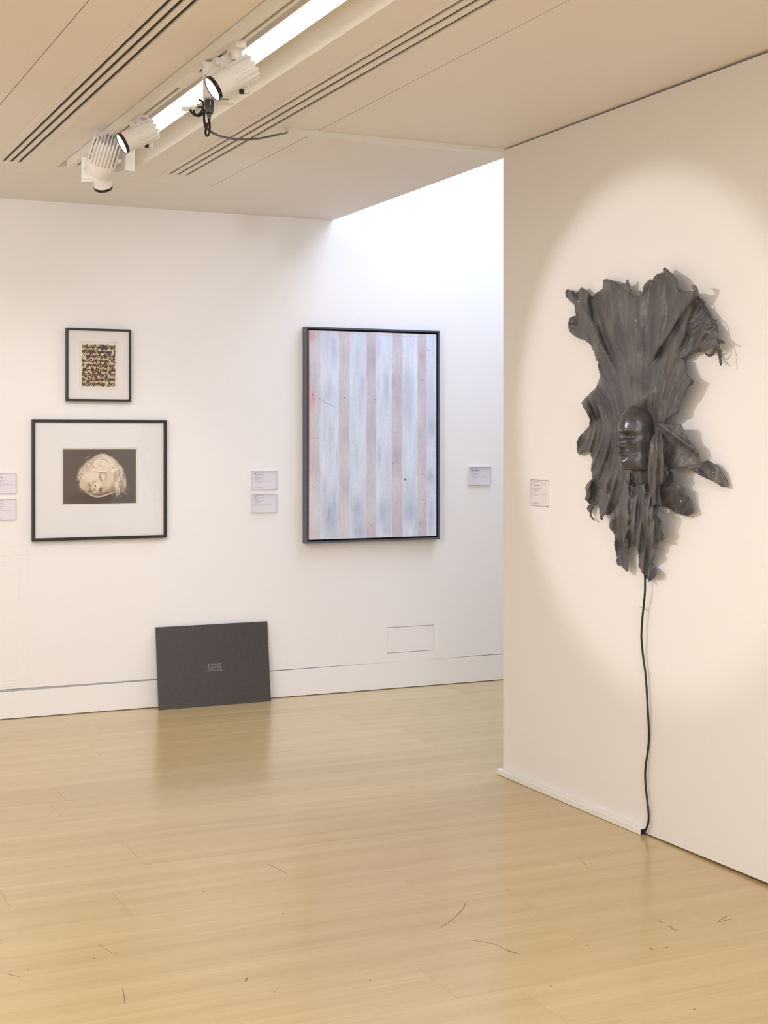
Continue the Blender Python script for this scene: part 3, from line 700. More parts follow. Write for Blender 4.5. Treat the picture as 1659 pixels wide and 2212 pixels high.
# --- framed photograph of a sleeping child
r, pr, yp = glazed('framed photograph of a sleeping fair-haired child in a wide white mount', 'framed_photograph',
    [(68, 906), (360, 907), (71, 1171.5), (361, 1160)], .0165, .032, M_MOUNT, [(136.2, 971.3), (293.2, 970.3), (136.4, 1089.5), (293.8, 1086.3)], [(133.6, 968.2), (297.2, 967.2), (133.6, 1092.2), (297.6, 1088.5)], 'photograph')
p = Paint(236, 178, 140, 1515, 180, 1215, (100, 90, 82))  # background tone lifted to include the reflection in the glass
p.mix(np.clip((p.x-140)/1400, 0, 1)*.5, (84, 80, 77)); p.ell(800, 1120, 520, 120, (74, 65, 58), .5, 1.2)
rs = random.Random(3)
def hairlock(cx, cy, rx, ry, a0, a1, n, cols, jit=.14, wd=7, op=.7, ang=0):
    for _ in range(n):
        k = 1+rs.uniform(-jit, jit)*1.6; s0 = a0+rs.uniform(-.25, .25); s1 = a1+rs.uniform(-.25, .25); pts = []
        for q in range(5):
            t = s0+(s1-s0)*q/4; x, y = rx*k*math.cos(t), ry*k*math.sin(t); pts.append((cx+x*math.cos(ang)-y*math.sin(ang)+rs.uniform(-5, 5), cy+x*math.sin(ang)+y*math.cos(ang)+rs.uniform(-5, 5)))
        p.stroke(pts, wd*rs.uniform(.5, 1.2), rs.choice(cols), op*rs.uniform(.5, 1))
LT = [(240, 232, 222), (228, 216, 202), (214, 200, 184), (236, 225, 212), (190, 172, 152), (150, 132, 112)]
MD = [(214, 200, 184), (188, 170, 150), (150, 132, 114), (225, 212, 198), (128, 112, 96)]
# hair masses
p.poly([(500, 500), (560, 430), (640, 370), (760, 320), (900, 305), (1050, 325), (1130, 400), (1230, 500), (1290, 620), (1330, 760), (1330, 900), (1280, 1010), (1170, 1000), (1080, 960), (1100, 700), (1000, 620), (700, 640), (520, 660), (450, 760), (405, 740), (420, 620), (450, 540)], (205, 192, 176), .92, 50)
p.ell(890, 455, 225, 150, (226, 215, 200), .9, .5)
hairlock(890, 460, 215, 150, 0, 6.2, 40, LT, .22, 9)
hairlock(890, 460, 150, 100, .2, 4.6, 26, LT, .3, 8)
hairlock(900, 540, 200, 75, .1, 3.0, 30, [(246, 240, 232), (238, 230, 220), (226, 214, 200)], .25, 9, .8)
hairlock(890, 460, 235, 165, 2.6, 4.6, 14, [(120, 104, 90), (140, 122, 104), (230, 220, 208)], .1, 5, .5)
for _ in range(60):
    t = rs.uniform(0, 1); x, y = 440+200*t+rs.uniform(-20, 20), 700-260*t+rs.uniform(-30, 50); L_ = rs.uniform(50, 110); a = rs.uniform(1.9, 2.7)
    p.stroke([(x, y), (x+L_*.5*math.cos(a)+rs.uniform(-8, 8), y+L_*.5*math.sin(a)), (x+L_*math.cos(a), y+L_*math.sin(a))], 6, rs.choice(MD+[(236, 226, 212)]), .6)
for _ in range(70):
    x, y = 1110+rs.uniform(0, 190), 560+rs.uniform(0, 330); p.stroke([(x, y), (x+rs.uniform(0, 30), y+60), (x+rs.uniform(-30, 40), y+150), (x+rs.uniform(-10, 60), y+230)], 7, rs.choice(MD+LT[:2]), .55)
p.ell(1290, 960, 130, 90, (110, 100, 92), .5, 1.4)
# face
face = [(520, 640), (600, 598), (720, 592), (840, 616), (960, 612), (1060, 600), (1112, 660), (1118, 780), (1100, 900), (1040, 985), (930, 1005), (800, 1035), (680, 1030), (560, 985), (470, 930), (436, 850), (452, 755), (485, 690)]
p.poly(face, (206, 193, 170), 1, 26)
p.ell(690, 690, 190, 90, (226, 217, 198), .8, 1.1); p.ell(1030, 730, 80, 130, (214, 202, 182), .7, 1.0)
p.ell(500, 860, 60, 90, (196, 180, 152), .6, 1.2); p.poly([(440, 930), (560, 960), (700, 985), (900, 960), (1080, 900), (1100, 960), (1000, 1010), (800, 1045), (640, 1040), (500, 980)], (140, 122, 102), .6, 60)
p.ell(1085, 930, 60, 110, (150, 132, 112), .5, 1.3); p.ell(1115, 760, 25, 160, (150, 134, 116), .5, 1.2)
p.ell(885, 700, 72, 90, (178, 162, 138), .55, .9); p.ell(882, 705, 44, 66, (222, 212, 192), .9, .7)
p.stroke([(838, 640), (822, 680), (838, 745), (868, 788)], 10, (130, 112, 90), .6); p.stroke([(846, 672), (843, 715), (852, 755), (868, 782)], 6, (52, 42, 34), .95)
p.stroke([(880, 630), (930, 640), (952, 690), (940, 760)], 12, (158, 140, 116), .5)
p.ell(855, 955, 38, 52, (105, 88, 70), .8, .9); p.ell(892, 965, 30, 45, (196, 182, 158), .8, .8); p.stroke([(838, 915), (830, 960), (848, 1000)], 9, (85, 70, 56), .7)
p.stroke([(810, 830), (850, 895), (905, 915), (960, 905)], 16, (160, 142, 118), .45)
p.ell(775, 870, 62, 50, (228, 220, 202), .9, .7); p.ell(810, 830, 40, 40, (224, 214, 194), .6, 1.1); p.ell(748, 925, 40, 32, (214, 202, 182), .9, .6)
p.ell(742, 876, 13, 17, (60, 46, 36), .95, .7, -.5); p.ell(735, 945, 20, 9, (80, 66, 54), .85, .8, .6); p.stroke([(700, 830), (690, 870), (712, 915), (728, 935)], 9, (150, 132, 108), .6)
p.ell(715, 800, 35, 30, (168, 150, 124), .45, 1.2)
p.ell(600, 880, 50, 70, (182, 160, 130), .6, 1.0, .4); p.stroke([(598, 826), (640, 862), (652, 905), (640, 945), (618, 975)], 10, (72, 56, 44), .9); p.ell(680, 905, 30, 50, (212, 198, 174), .8, .9, -.4)
p.ell(640, 985, 45, 26, (100, 84, 68), .7, .9); p.stroke([(715, 932), (690, 965), (655, 992)], 6, (70, 56, 46), .8); p.ell(735, 1000, 50, 22, (196, 182, 160), .6, .9)
p.stroke([(520, 990), (620, 1020), (740, 1072), (860, 1070), (960, 1040), (1080, 1000), (1160, 985)], 9, (206, 190, 168), .8)
for k in range(14): p.stroke([(540+k*12, 985+rs.uniform(0, 20)), (640, 1030+rs.uniform(-10, 25)), (760, 1072+rs.uniform(-18, 22)), (900, 1060+rs.uniform(-15, 20)), (1040, 1015+rs.uniform(-15, 20)), (1160, 985+rs.uniform(-20, 20))], 4, rs.choice(MD), .6)
p.stroke([(520, 640), (480, 690), (452, 760), (440, 840)], 7, (120, 102, 86), .6)
for k in range(26):
    x = 1105+rs.uniform(-10, 60); p.stroke([(1260+rs.uniform(-25, 20), 560+rs.uniform(-20, 40)), (1210+rs.uniform(-15, 25), 660), (x+40, 760), (x+10, 870), (x+50, 970)], 6, rs.choice(LT), .65)
for k in range(20): p.stroke([(1090+rs.uniform(-20, 20), 560+rs.uniform(-20, 10)), (1150, 520+rs.uniform(-15, 15)), (1220, 530+rs.uniform(-15, 15)), (1262, 590+rs.uniform(-15, 20))], 6, rs.choice(LT), .7)
p.stroke([(590, 410), (568, 380), (572, 335), (610, 318), (640, 325)], 8, (190, 176, 160), .6)
p.stroke([(700, 590), (780, 605), (880, 622), (1000, 600), (1060, 575)], 7, (120, 104, 88), .6)
p.img = np.clip(.36+(p.img-.36)*1.14, .02, 1); p.img += ((smooth_noise(178, 236, 2, 2, 77)-.5)*.025)[..., None]
painted('print', M_PHOTO, pr[0], pr[1], pr[2], pr[3], yp-.0004, p.img, r)

# --- small framed lettering print
r, pr, yp = glazed('small dark-framed print of dense multicoloured lettering on cream, above the photograph', 'framed_print',
    [(143.5, 708), (284, 712), (143, 866), (283, 867.5)], .0118, .040, M_MOUNT2, [(177, 743.4), (249, 744.8), (177, 834), (249, 835)], [(172, 737), (255, 739), (172, 841), (254, 841.5)], 'print')
m, t, bs = new_mat('lettering_ground'); L = t.links.new; tc = nd(t, 'ShaderNodeTexCoord')
n = nd(t, 'ShaderNodeTexNoise', Scale=95.0, Detail=3.0); L(tc.outputs['Object'], n.inputs['Vector'])
n2 = nd(t, 'ShaderNodeTexNoise', Scale=30.0, Detail=1.0); L(tc.outputs['Object'], n2.inputs['Vector'])
rp = nd(t, 'ShaderNodeValToRGB'); e = rp.color_ramp.elements; e[0].position = .49; e[0].color = (.74, .62, .40, 1); e[1].position = .54; e[1].color = (0, 0, 0, 1); rp.color_ramp.interpolation = 'LINEAR'
def inks(t, fac):
    q = nd(t, 'ShaderNodeValToRGB'); e = q.color_ramp.elements; q.color_ramp.interpolation = 'EASE'
    e[0].position = .34; e[0].color = (.022, .045, .06, 1); e[1].position = .66; e[1].color = (.05, .035, .045, 1)
    for pos, c in ((.42, (.04, .055, .03, 1)), (.48, (.12, .05, .02, 1)), (.53, (.10, .018, .02, 1)), (.60, (.06, .018, .022, 1))): k = e.new(pos); k.color = c
    t.links.new(fac, q.inputs[0]); return q
q = inks(t, n2.outputs['Fac']); mx = nd(t, 'ShaderNodeMix', data_type='RGBA')
fr = nd(t, 'ShaderNodeMapRange'); L(n.outputs['Fac'], fr.inputs[0]); fr.inputs[1].default_value = .505; fr.inputs[2].default_value = .545
L(fr.outputs[0], mx.inputs[0]); mx.inputs[6].default_value = (.72, .60, .38, 1); L(q.outputs[0], mx.inputs[7]); L(mx.outputs[2], bs.inputs['Base Color']); bs.inputs['Roughness'].default_value = .6
M_LG = m
m, t, bs = new_mat('lettering_ink'); tc = nd(t, 'ShaderNodeTexCoord'); n2 = nd(t, 'ShaderNodeTexNoise', Scale=38.0, Detail=1.0); t.links.new(tc.outputs['Object'], n2.inputs['Vector'])
q = inks(t, n2.outputs['Fac']); t.links.new(q.outputs[0], bs.inputs['Base Color']); bs.inputs['Roughness'].default_value = .5; M_LI = m
ps = MB().add([(pr[0], yp-.0004, pr[2]), (pr[1], yp-.0004, pr[2]), (pr[1], yp-.0004, pr[3]), (pr[0], yp-.0004, pr[3])], [(0, 1, 2, 3)]).build('print', M_LG, r, fix=False)
lines = ['of course, al', 'marked as, l', '. relatively i', 'not, them, iv', 'f not Impor', 'or hands at', 'is always id', 'al, aus white', 'licked is no']
dg = bpy.context.evaluated_depsgraph_get()
def text_mesh(s, bold=.0):
    cu = bpy.data.curves.new('t', 'FONT'); cu.body = s; cu.size = 1; cu.offset = bold; cu.resolution_u = 3
    o = bpy.data.objects.new('t', cu); COL.objects.link(o); bpy.context.view_layer.update()
    me = bpy.data.meshes.new_from_object(o.evaluated_get(bpy.context.evaluated_depsgraph_get())); bpy.data.objects.remove(o); return me
pw, ph = pr[1]-pr[0], pr[3]-pr[2]; lh = ph/len(lines)
for i, s in enumerate(lines):
    me = text_mesh(s, .032)
    co = np.zeros(len(me.vertices)*3); me.vertices.foreach_get('co', co); co = co.reshape(-1, 3)
    sx = pw*.99/(co[:, 0].max()-co[:, 0].min()); sy = lh*.98/ .95
    X = (co[:, 0]-co[:, 0].min())*sx+pr[0]+pw*.005; Z = co[:, 1]*sy+pr[3]-lh*(i+.80)
    Z = np.clip(Z, pr[2], pr[3]); X = np.clip(X, pr[0], pr[1])
    nv = np.stack([X-r.location.x, np.full(len(X), yp-.0010-.00003*i-r.location.y), Z-r.location.z], 1); me.vertices.foreach_set('co', nv.ravel()); me.update()
    me.materials.clear(); me.materials.append(M_LI); o = bpy.data.objects.new('lettering', me); COL.objects.link(o); o.parent = r

# --- wall labels
def card(label, plane, px, paper, lines_, group):
    ax, val = plane
    c = [on(a, b_, ax, val) for a, b_ in px]     # tl tr bl br
    tl, tr_, bl, br = c
    n_ = Vector((0, -1, 0)) if ax == 1 else Vector((-1, 0, 0))
    r = thing('wall_label', label, 'label', (bl+br)/2, group)
    u = (tr_-tl); u.z = 0; w_ = u.length; u.normalize(); h_ = ((tl.z-bl.z)+(tr_.z-br.z))/2; o0 = Vector((tl.x, tl.y, (bl.z+br.z)/2))
    def quadbox(b, u0, u1, v0, v1, d0, d1):
        vs = [o0+u*a+Vector((0, 0, v))+n_*d for d in (d0, d1) for v in (v0, v1) for a in (u0, u1)]
        return b.add(vs, [(0, 2, 3, 1), (4, 5, 7, 6), (0, 1, 5, 4), (2, 6, 7, 3), (0, 4, 6, 2), (1, 3, 7, 5)])
    th = .012
    quadbox(MB(), 0, w_, 0, h_, .0005, .003).build('back_plate', M_WHITE if paper is M_PAPER else M_TRUNK, r)
    quadbox(MB(), .003, w_-.003, .003, h_-.003, .0032, .0040).build('card', paper, r)
    b = MB(); quadbox(b, 0, w_, 0, h_, .0045, th); b.f = [b.f[1]]
    b.build('acrylic_cover', M_ACRYL, r, fix=False)
    b = MB(); e_ = .0012
    for q_ in ((0, w_, 0, e_), (0, w_, h_-e_, h_), (0, e_, 0, h_), (w_-e_, w_, 0, h_)): quadbox(b, *q_, .0045, th)
    b.build('acrylic_rim', M_RIM, r)
    b = MB(); rs_ = random.Random(len(label)); bd = MB()
    for (v, wd_, hh, dark) in lines_:
        x = .12; tgt = b if not dark else bd
        while x < .12+wd_:
            l_ = rs_.uniform(.03, .10); l_ = min(l_, .12+wd_-x)
            quadbox(tgt, w_*x, w_*(x+l_), h_*(1-v)-hh*h_/2, h_*(1-v)+hh*h_/2, .0040, .0042); x += l_+.014
    b.build('small_print', M_INK, r)['kind'] = 'stuff'; bd.build('heading_print', M_INKD, r)
std = [(.09, .38, .014, 0), (.15, .06, .03, 1), (.22, .38, .035, 1), (.29, .1, .02, 0), (.355, .42, .014, 0), (.40, .25, .014, 0), (.44, .34, .014, 0), (.485, .16, .014, 0), (.56, .70, .014, 0), (.62, .30, .014, 0), (.91, .22, .02, 0), (.91, .38, .012, 0)]
yw = YB
G = 'small white wall labels'
card('white text label left of the striped painting, upper of the pair', (1, yw), [(543, 1016.5), (597, 1017.5), (542.5, 1057), (596.5, 1057.5)], M_PAPER, std, G)
card('white text label left of the striped painting, lower of the pair', (1, yw), [(543, 1066.5), (597, 1066.5), (542.5, 1107.5), (596.5, 1106.5)], M_PAPER, std, G)
card('white text label alone right of the striped painting', (1, yw), [(1011.5, 1007), (1059, 1009), (1010.5, 1046.5), (1058, 1047.5)], M_PAPER, std, G)
card('white text label left of the photograph, upper one cut by the left edge', (1, yw), [(-21, 1022.5), (34, 1020.5), (-21, 1067.5), (34, 1064.5)], M_PAPER, std, G)
card('white text label left of the photograph, lower one cut by the left edge', (1, yw), [(-21, 1079), (33.5, 1076.5), (-21, 1125), (33, 1121.5)], M_PAPER, std, G)
card('pinkish text label on the partition beside the leather sculpture', (0, XR), [(1149.5, 1035.5), (1186, 1036.5), (1149.5, 1091), (1186, 1093.5)], M_PAPERR, std, G)

# ------------------------------------------------------------------ dark panel leaning on the wall
tlp, trp = on(336.5, 1356, 1, YB-.020), on(577, 1341, 1, YB-.020)
blp, brp = on(343.5, 1534.5, 2, 0), on(585.5, 1514.5, 2, 0)
yb_ = (blp.y+brp.y)/2; xa, xb = (tlp.x+blp.x)/2, (trp.x+brp.x)/2; zt_ = (tlp.z+trp.z)/2
m, t, bs = new_mat('charcoal_board'); L = t.links.new; tc = nd(t, 'ShaderNodeTexCoord')
n = nd(t, 'ShaderNodeTexNoise', Scale=420.0, Detail=2.0); L(tc.outputs['Object'], n.inputs['Vector'])
rp = nd(t, 'ShaderNodeValToRGB'); e = rp.color_ramp.elements; e[0].position = .35; e[0].color = (.045, .042, .041, 1); e[1].position = .75; e[1].color = (.092, .086, .082, 1)
L(n.outputs['Fac'], rp.inputs[0]); L(rp.outputs[0], bs.inputs['Base Color']); bs.inputs['Roughness'].default_value = .22
bp_ = nd(t, 'ShaderNodeBump', Strength=.1, Distance=.001); L(n.outputs['Fac'], bp_.inputs['Height']); L(bp_.outputs[0], bs.inputs['Normal']); M_PANEL = m
dp = thing('leaning_panel', 'charcoal board with a tiny silver emblem leaning against the white wall on the floor', 'panel', ((xa+xb)/2, yb_, 0))
O = Vector((xa, yb_, 0)); Vv = Vector((0, YB-.020-yb_, zt_)); hgt = Vv.length; Vn = Vv.normalized(); Nn = Vector((1, 0, 0)).cross(Vn)
Mpn = Matrix.Translation(O) @ Matrix((Vector((1, 0, 0)), Vn, Nn)).transposed().to_4x4()     # x along, y up the board, z out to the viewer
wd = xb-xa
MB().box(0, wd, 0, hgt, -.014, 0, Mpn).build('board', M_PANEL, dp, bevel=.001)
def onpanel(px, py):
    d = ray(px, py); tt = (O-EYEP).dot(Nn)/d.dot(Nn); q = EYEP+d*tt; l = Mpn.inverted() @ q; return l.x, l.y
b = MB(); rs_ = random.Random(5)
def seg(p0, p1, w=.0011):
    a = Vector((*onpanel(*p0), .0008)); c = Vector((*onpanel(*p1), .0008)); d = (c-a).normalized(); nn = Vector((-d.y, d.x, 0))*w/2
    b.add([Mpn @ v for v in (a-nn, c-nn, c+nn, a+nn)], [(0, 1, 2, 3)])
for row, (xl, xrr, yl, h) in enumerate(((450, 477.5, 1433.7, 4.6), (450, 477.5, 1439.8, 4.0))):
    nlt = 9
    for k in range(nlt):
        x = xl+(xrr-xl)*k/nlt; ww = (xrr-xl)/nlt*.62; y = yl-k*.14
        seg((x, y), (x, y+h*.85)); 
        if k % 2 == 0: seg((x, y), (x+ww, y)); seg((x+ww, y), (x+ww, y+h*.85))
        if k % 3 != 1: seg((x, y+h*.85), (x+ww, y+h*.85))
        if k % 3 == 0: seg((x, y+h*.42), (x+ww, y+h*.42))
for k in range(7):
    xt, xb2 = 451+26*k/7, 448.5+32*k/7; seg((xt+.6, 1444.2-k*.15), (xb2, 1449.6-k*.25)); seg((xt+2.6, 1444.2-k*.15), (xb2+3.2, 1449.4-k*.25)); seg((xb2, 1449.6-k*.25), (xb2+3.2, 1449.4-k*.25))
    if k % 2: seg((xt, 1446.5-k*.2), (xt+3, 1446.3-k*.2))
seg((448, 1450), (452, 1450), .0016); seg((477, 1447.6), (481, 1447.3), .0016)
b.build('emblem', M_GLINK, dp, fix=False)

# ------------------------------------------------------------------ hide sculpture with a human face
SCX, SCY, SCZ = XR, 4.72, 1.0
sc = thing('leather_face_sculpture', 'dark leather hide sculpture with a human face and one red eye, pinned to the partition', 'sculpture', (XR, 4.72, 1.0))
K = 3.463
A_ = lambda pts: [(1180+x/K, 560+y/K) for x, y in pts]
B_ = lambda pts: [(1180+x/K, 880+y/K) for x, y in pts]
top = A_([(140, 245), (155, 225), (175, 235), (203, 232), (210, 246), (240, 320), (222, 240), (228, 248), (265, 207), (300, 235), (345, 285), (365, 262), (385, 243), (422, 225), (430, 150), (462, 148), (500, 160), (555, 188), (590, 185), (600, 158), (612, 152), (625, 215), (640, 280), (670, 292), (685, 280), (705, 265), (693, 240), (706, 240), (718, 262), (730, 200), (770, 150), (800, 150), (804, 135), (830, 110), (875, 98), (872, 72), (888, 60), (905, 75), (960, 130), (975, 160), (985, 215), (1020, 235), (1080, 240), (1100, 235), (1086, 195), (1105, 190), (1125, 205), (1140, 235), (1150, 290), (1175, 300), (1185, 340), (1210, 385), (1250, 440), (1258, 455), (1278, 452), (1272, 475), (1280, 500), (1282, 570), (1290, 598), (1325, 608), (1338, 630), (1300, 630), (1288, 645), (1302, 700), (1305, 790), (1297, 785), (1285, 720), (1270, 660), (1262, 690), (1240, 720), (1215, 722), (1180, 703), (1205, 712), (1240, 700), (1258, 655), (1245, 635), (1240, 648), (1210, 665), (1180, 690), (1150, 692), (1110, 695), (1080, 712), (1050, 735), (1000, 742), (1040, 755), (1050, 790), (1055, 860), (1075, 890), (1105, 910), (1100, 935), (1065, 960), (1050, 990), (1010, 1030), (990, 1100), (990, 1150), (950, 1165), (905, 1190), (890, 1215), (860, 1250)])
low = B_([(840, 180), (830, 300), (810, 420), (780, 520), (730, 560), (655, 600), (640, 560), (632, 490), (622, 470), (625, 540), (640, 575), (600, 600), (575, 600), (545, 690), (515, 760), (495, 775), (480, 800), (455, 810), (448, 790), (425, 812), (412, 845), (402, 830), (395, 760), (385, 720), (360, 740), (345, 770), (333, 800), (340, 815), (357, 835), (360, 848), (352, 846), (335, 825), (325, 812), (326, 795), (303, 760), (310, 740), (325, 725), (290, 690), (300, 650), (298, 628), (290, 600), (305, 570), (345, 530), (340, 500), (333, 455), (345, 400), (335, 365), (330, 335), (305, 322), (270, 340), (245, 353), (232, 340), (228, 275), (240, 235), (280, 185), (320, 140), (330, 90), (318, 65)])
left = A_([(262, 1080), (265, 1070), (330, 1000), (370, 960), (395, 900), (402, 860), (385, 800), (390, 770), (375, 760), (355, 690), (330, 640), (290, 605), (255, 595), (215, 580), (175, 545), (163, 500), (170, 450), (190, 430), (222, 425), (215, 390), (212, 345), (150, 285)])
MAIN = top+low+left
ARM = B_([(815, 150), (840, 108), (870, 105), (895, 125), (950, 125), (1000, 122), (1018, 150), (1022, 195), (1050, 205), (1060, 240), (1110, 290), (1140, 350), (1148, 400), (1175, 412), (1200, 398), (1240, 415), (1280, 430), (1320, 490), (1355, 550), (1363, 595), (1320, 597), (1295, 580), (1250, 555), (1180, 525), (1120, 490), (1075, 455), (1030, 445), (975, 448), (955, 455), (920, 462), (950, 500), (960, 545), (985, 580), (1005, 585), (1030, 605), (1040, 650), (1085, 700), (1102, 760), (1100, 785), (1060, 812), (1000, 800), (965, 785), (950, 782), (940, 765), (925, 755), (880, 745), (850, 735), (825, 700), (800, 600), (790, 400)])
STRIP = B_([(805, 190), (835, 140), (862, 112), (858, 150), (866, 220), (872, 330), (890, 420), (912, 500), (890, 560), (850, 590), (848, 650), (858, 738), (785, 748), (790, 690), (776, 620), (762, 540), (757, 480), (764, 380), (776, 260)])
LOWER = B_([(648, 600), (690, 583), (730, 575), (765, 548), (800, 620), (792, 740), (835, 752), (822, 800), (850, 850), (862, 925), (882, 985), (835, 1010), (828, 1055), (808, 1052), (812, 1100), (790, 1165), (820, 1215), (818, 1258), (775, 1305), (745, 1272), (710, 1232), (690, 1180), (690, 1100), (680, 1050), (660, 1030), (650, 1000), (615, 1062), (590, 1060), (578, 1035), (595, 1010), (572, 1010), (590, 930), (620, 800), (630, 680)])
LEFTLOW = B_([(578, 540), (650, 585), (640, 680), (628, 800), (604, 920), (600, 1000), (612, 1060), (608, 1130), (605, 1232), (595, 1225), (570, 1195), (535, 1175), (527, 1140), (530, 1125), (525, 1110), (510, 1040), (515, 970), (500, 930), (470, 905), (470, 870), (485, 835), (478, 815), (520, 745), (556, 640)])
CUFF = B_([(775, 745), (800, 735), (838, 750), (828, 790), (800, 820), (780, 850), (782, 870), (765, 800)])
def inside_poly(P, x, y):
    r_ = False; n = len(P); j = n-1
    for i in range(n):
        if (P[i][1] > y) != (P[j][1] > y) and x < (P[j][0]-P[i][0])*(y-P[i][1])/(P[j][1]-P[i][1])+P[i][0]: r_ = not r_
        j = i
    return r_
def edge_dist(P, X, Y):
    d = np.full(X.shape, 1e9); n = len(P)
    for i in range(n):
        a, b_ = P[i], P[(i+1) % n]; ex, ey = b_[0]-a[0], b_[1]-a[1]; t = np.clip(((X-a[0])*ex+(Y-a[1])*ey)/max(ex*ex+ey*ey, 1e-9), 0, 1)
        d = np.minimum(d, np.hypot(X-a[0]-t*ex, Y-a[1]-t*ey))
    return d
def fbm(x, y, z=0, o=4): return noise.fractal(Vector((x, y, z)), .9, 2.1, o)
def sheet(name, outline, depth_fn, uv_fn, step=3.0, jag=.7, seed=1, thick=.0035, parent=sc):
    rs_ = random.Random(seed); pts = []
    n = len(outline)
    for i in range(n):
        a, b_ = outline[i], outline[(i+1) % n]; L_ = math.hypot(b_[0]-a[0], b_[1]-a[1]); m_ = max(1, int(L_/2.2))
        for k in range(m_):
            t = k/m_; j = jag*math.sin(math.pi*min(1, L_/12)*.5) if k else 0
            pts.append((a[0]+(b_[0]-a[0])*t+rs_.uniform(-j, j), a[1]+(b_[1]-a[1])*t+rs_.uniform(-j, j)))
    nb = len(pts); xs_ = [q[0] for q in pts]; ys_ = [q[1] for q in pts]
    cand = []; y = min(ys_); row = 0
    while y < max(ys_):
        x = min(xs_)+(step/2 if row % 2 else 0)
        while x < max(xs_): cand.append((x+rs_.uniform(-.3, .3), y+rs_.uniform(-.3, .3))); x += step
        y += step*.866; row += 1
    cx = np.array([q[0] for q in cand]); cy = np.array([q[1] for q in cand])
    ins = np.zeros(len(cx), bool); j = nb-1
    PX, PY = np.array(xs_), np.array(ys_)
    for i in range(nb):
        if PY[i] != PY[j]:
            ins ^= ((PY[i] > cy) != (PY[j] > cy)) & (cx < (PX[j]-PX[i])*(cy-PY[i])/(PY[j]-PY[i])+PX[i])
        j = i
    ed = edge_dist(pts, cx, cy); keep = ins & (ed > step*.55)
    allp = [Vector(q) for q in pts]+[Vector((cx[i], cy[i])) for i in np.where(keep)[0]]
    edges = [(i, (i+1) % nb) for i in range(nb)]
    res_ = geometry.delaunay_2d_cdt(allp, edges, [], 1, 1e-4)
    v2, faces = res_[0], res_[2]
    ax_ = np.array([v.x for v in v2]); ay_ = np.array([v.y for v in v2]); dist = edge_dist(outline, ax_, ay_)
    vs = []; uvs = []
    for i, v in enumerate(v2):
        q = on(v.x, v.y, 0, XR-.06); s_ = max(.004, depth_fn(q.y, q.z, dist[i], v.x, v.y)); q2 = on(v.x, v.y, 0, XR-s_); vs.append(q2); uvs.append(uv_fn(q.y, q.z))
    me = bpy.data.meshes.new(name); off = Vector(parent.location)
    fs = [tuple(f) for f in faces]
    me.from_pydata([tuple(v-off) for v in vs], [], fs); me.update()
    me.flip_normals() if me.polygons and me.polygons[0].normal.x > 0 else None
    ul = me.uv_layers.new(name='UVMap')
    for lp in me.loops: ul.data[lp.index].uv = uvs[lp.vertex_index]
    me.materials.append(M_HIDE); me.shade_smooth()
    o = bpy.data.objects.new(name, me); COL.objects.link(o); o.parent = parent
    md = o.modifiers.new('thickness', 'SOLIDIFY'); md.thickness = thick; md.offset = -1
    return o
YF, ZF = 4.735, 1.62
def sstep(a, b_, x): t = min(1, max(0, (x-a)/(b_-a))); return t*t*(3-2*t)
def flow(Y, Z):
    w_ = .42+1.25*sstep(1.58, 2.25, Z)*1.0+.55*sstep(1.62, 1.0, Z)
    return (Y-YF+.03*math.sin(Z*5.0))/w_
def d_main(Y, Z, e, px, py):
    dy, dz = Y-YF, Z-ZF; r_ = math.hypot(dy, dz); ph_ = math.atan2(dy, dz)
    ph_ = flow(Y, Z)*1.5
    amp = sstep(.05, .45, r_)
    n0 = fbm(Y*2.5, Z*2.5, 3, 2); w_ = ((.007*math.sin(16*ph_+.8+1.5*n0)+.0042*math.sin(33*ph_+2.1+2.4*n0)+.0022*math.sin(61*ph_+3*fbm(Y*5, Z*2, 3))))*(.55+.9*abs(fbm(Y*4, Z*3, 11, 2)))*1.9
    base = .032+.026*sstep(4.98, 4.55, Y)-.018*sstep(4.45, 4.28, Y)
    base = base+(.046-base)*math.exp(-((Y-4.70)/.13)**4-((Z-1.50)/.20)**4)+.034*math.exp(-((Y-4.70)/.10)**2-((Z-1.70)/.06)**2)                       # drawn forward towards the head
    base += .048*math.exp(-((px-1264)/18)**2-((py-885)/26)**2)                         # shoulder-like bulge on the left
    base += .020*math.exp(-((px-1355)/30)**2-((py-860)/60)**2)
    s_ = base+amp*w_+.008*fbm(Y*7, Z*5, 1)+.0022*fbm(Y*30, Z*14, 2)
    s_ += sstep(980, 1060, py)*(.009*math.sin(px*.15+.012*py)+.003*math.sin(px*.37+1))
    if py < 700 and px < 1250: s_ -= .012
    # deep crease before the right lobe
    cr = (px-(1466-(py-700)*.62)); s_ -= .022*math.exp(-(cr/7.0)**2)*sstep(640, 700, py)*sstep(805, 765, py)
    # edges curl
    s_ += .010*math.sin(px*.11+py*.07)*math.exp(-e/9.0)-.006*math.exp(-e/5.0)
    if px > 1480 and 680 < py < 780: s_ += (.0022*fbm(Y*14, Z*60, 21)+.0018*math.sin(py*.42+px*.2+6*fbm(Y*8, Z*8)))*sstep(1478, 1505, px)
    return s_
def uv_main(Y, Z): return (flow(Y, Z)*1.15+.012*fbm(Y*5, Z*5, 31, 2), Z*.9)
sheet('hide', MAIN, d_main, uv_main, 2.6, .8, 1)
def d_arm(Y, Z, e, px, py):
    t = (px-1410)/165; s_ = .068-.046*sstep(.25, .95, t)
    if py > 1010 and px < 1510: s_ = .066-.038*sstep(1040, 1100, py)
    s_ += .003*math.sin(px*.05-py*.09)+.010*fbm(Y*6, Z*6, 5)+.0016*fbm(Y*50, Z*50, 5)
    s_ += .012*math.exp(-((py-(905+(px-1410)*.75))/7)**2)*sstep(1560, 1480, px)
    s_ += .005*math.sin(px*.13+py*.08)*math.exp(-e/8)
    return s_
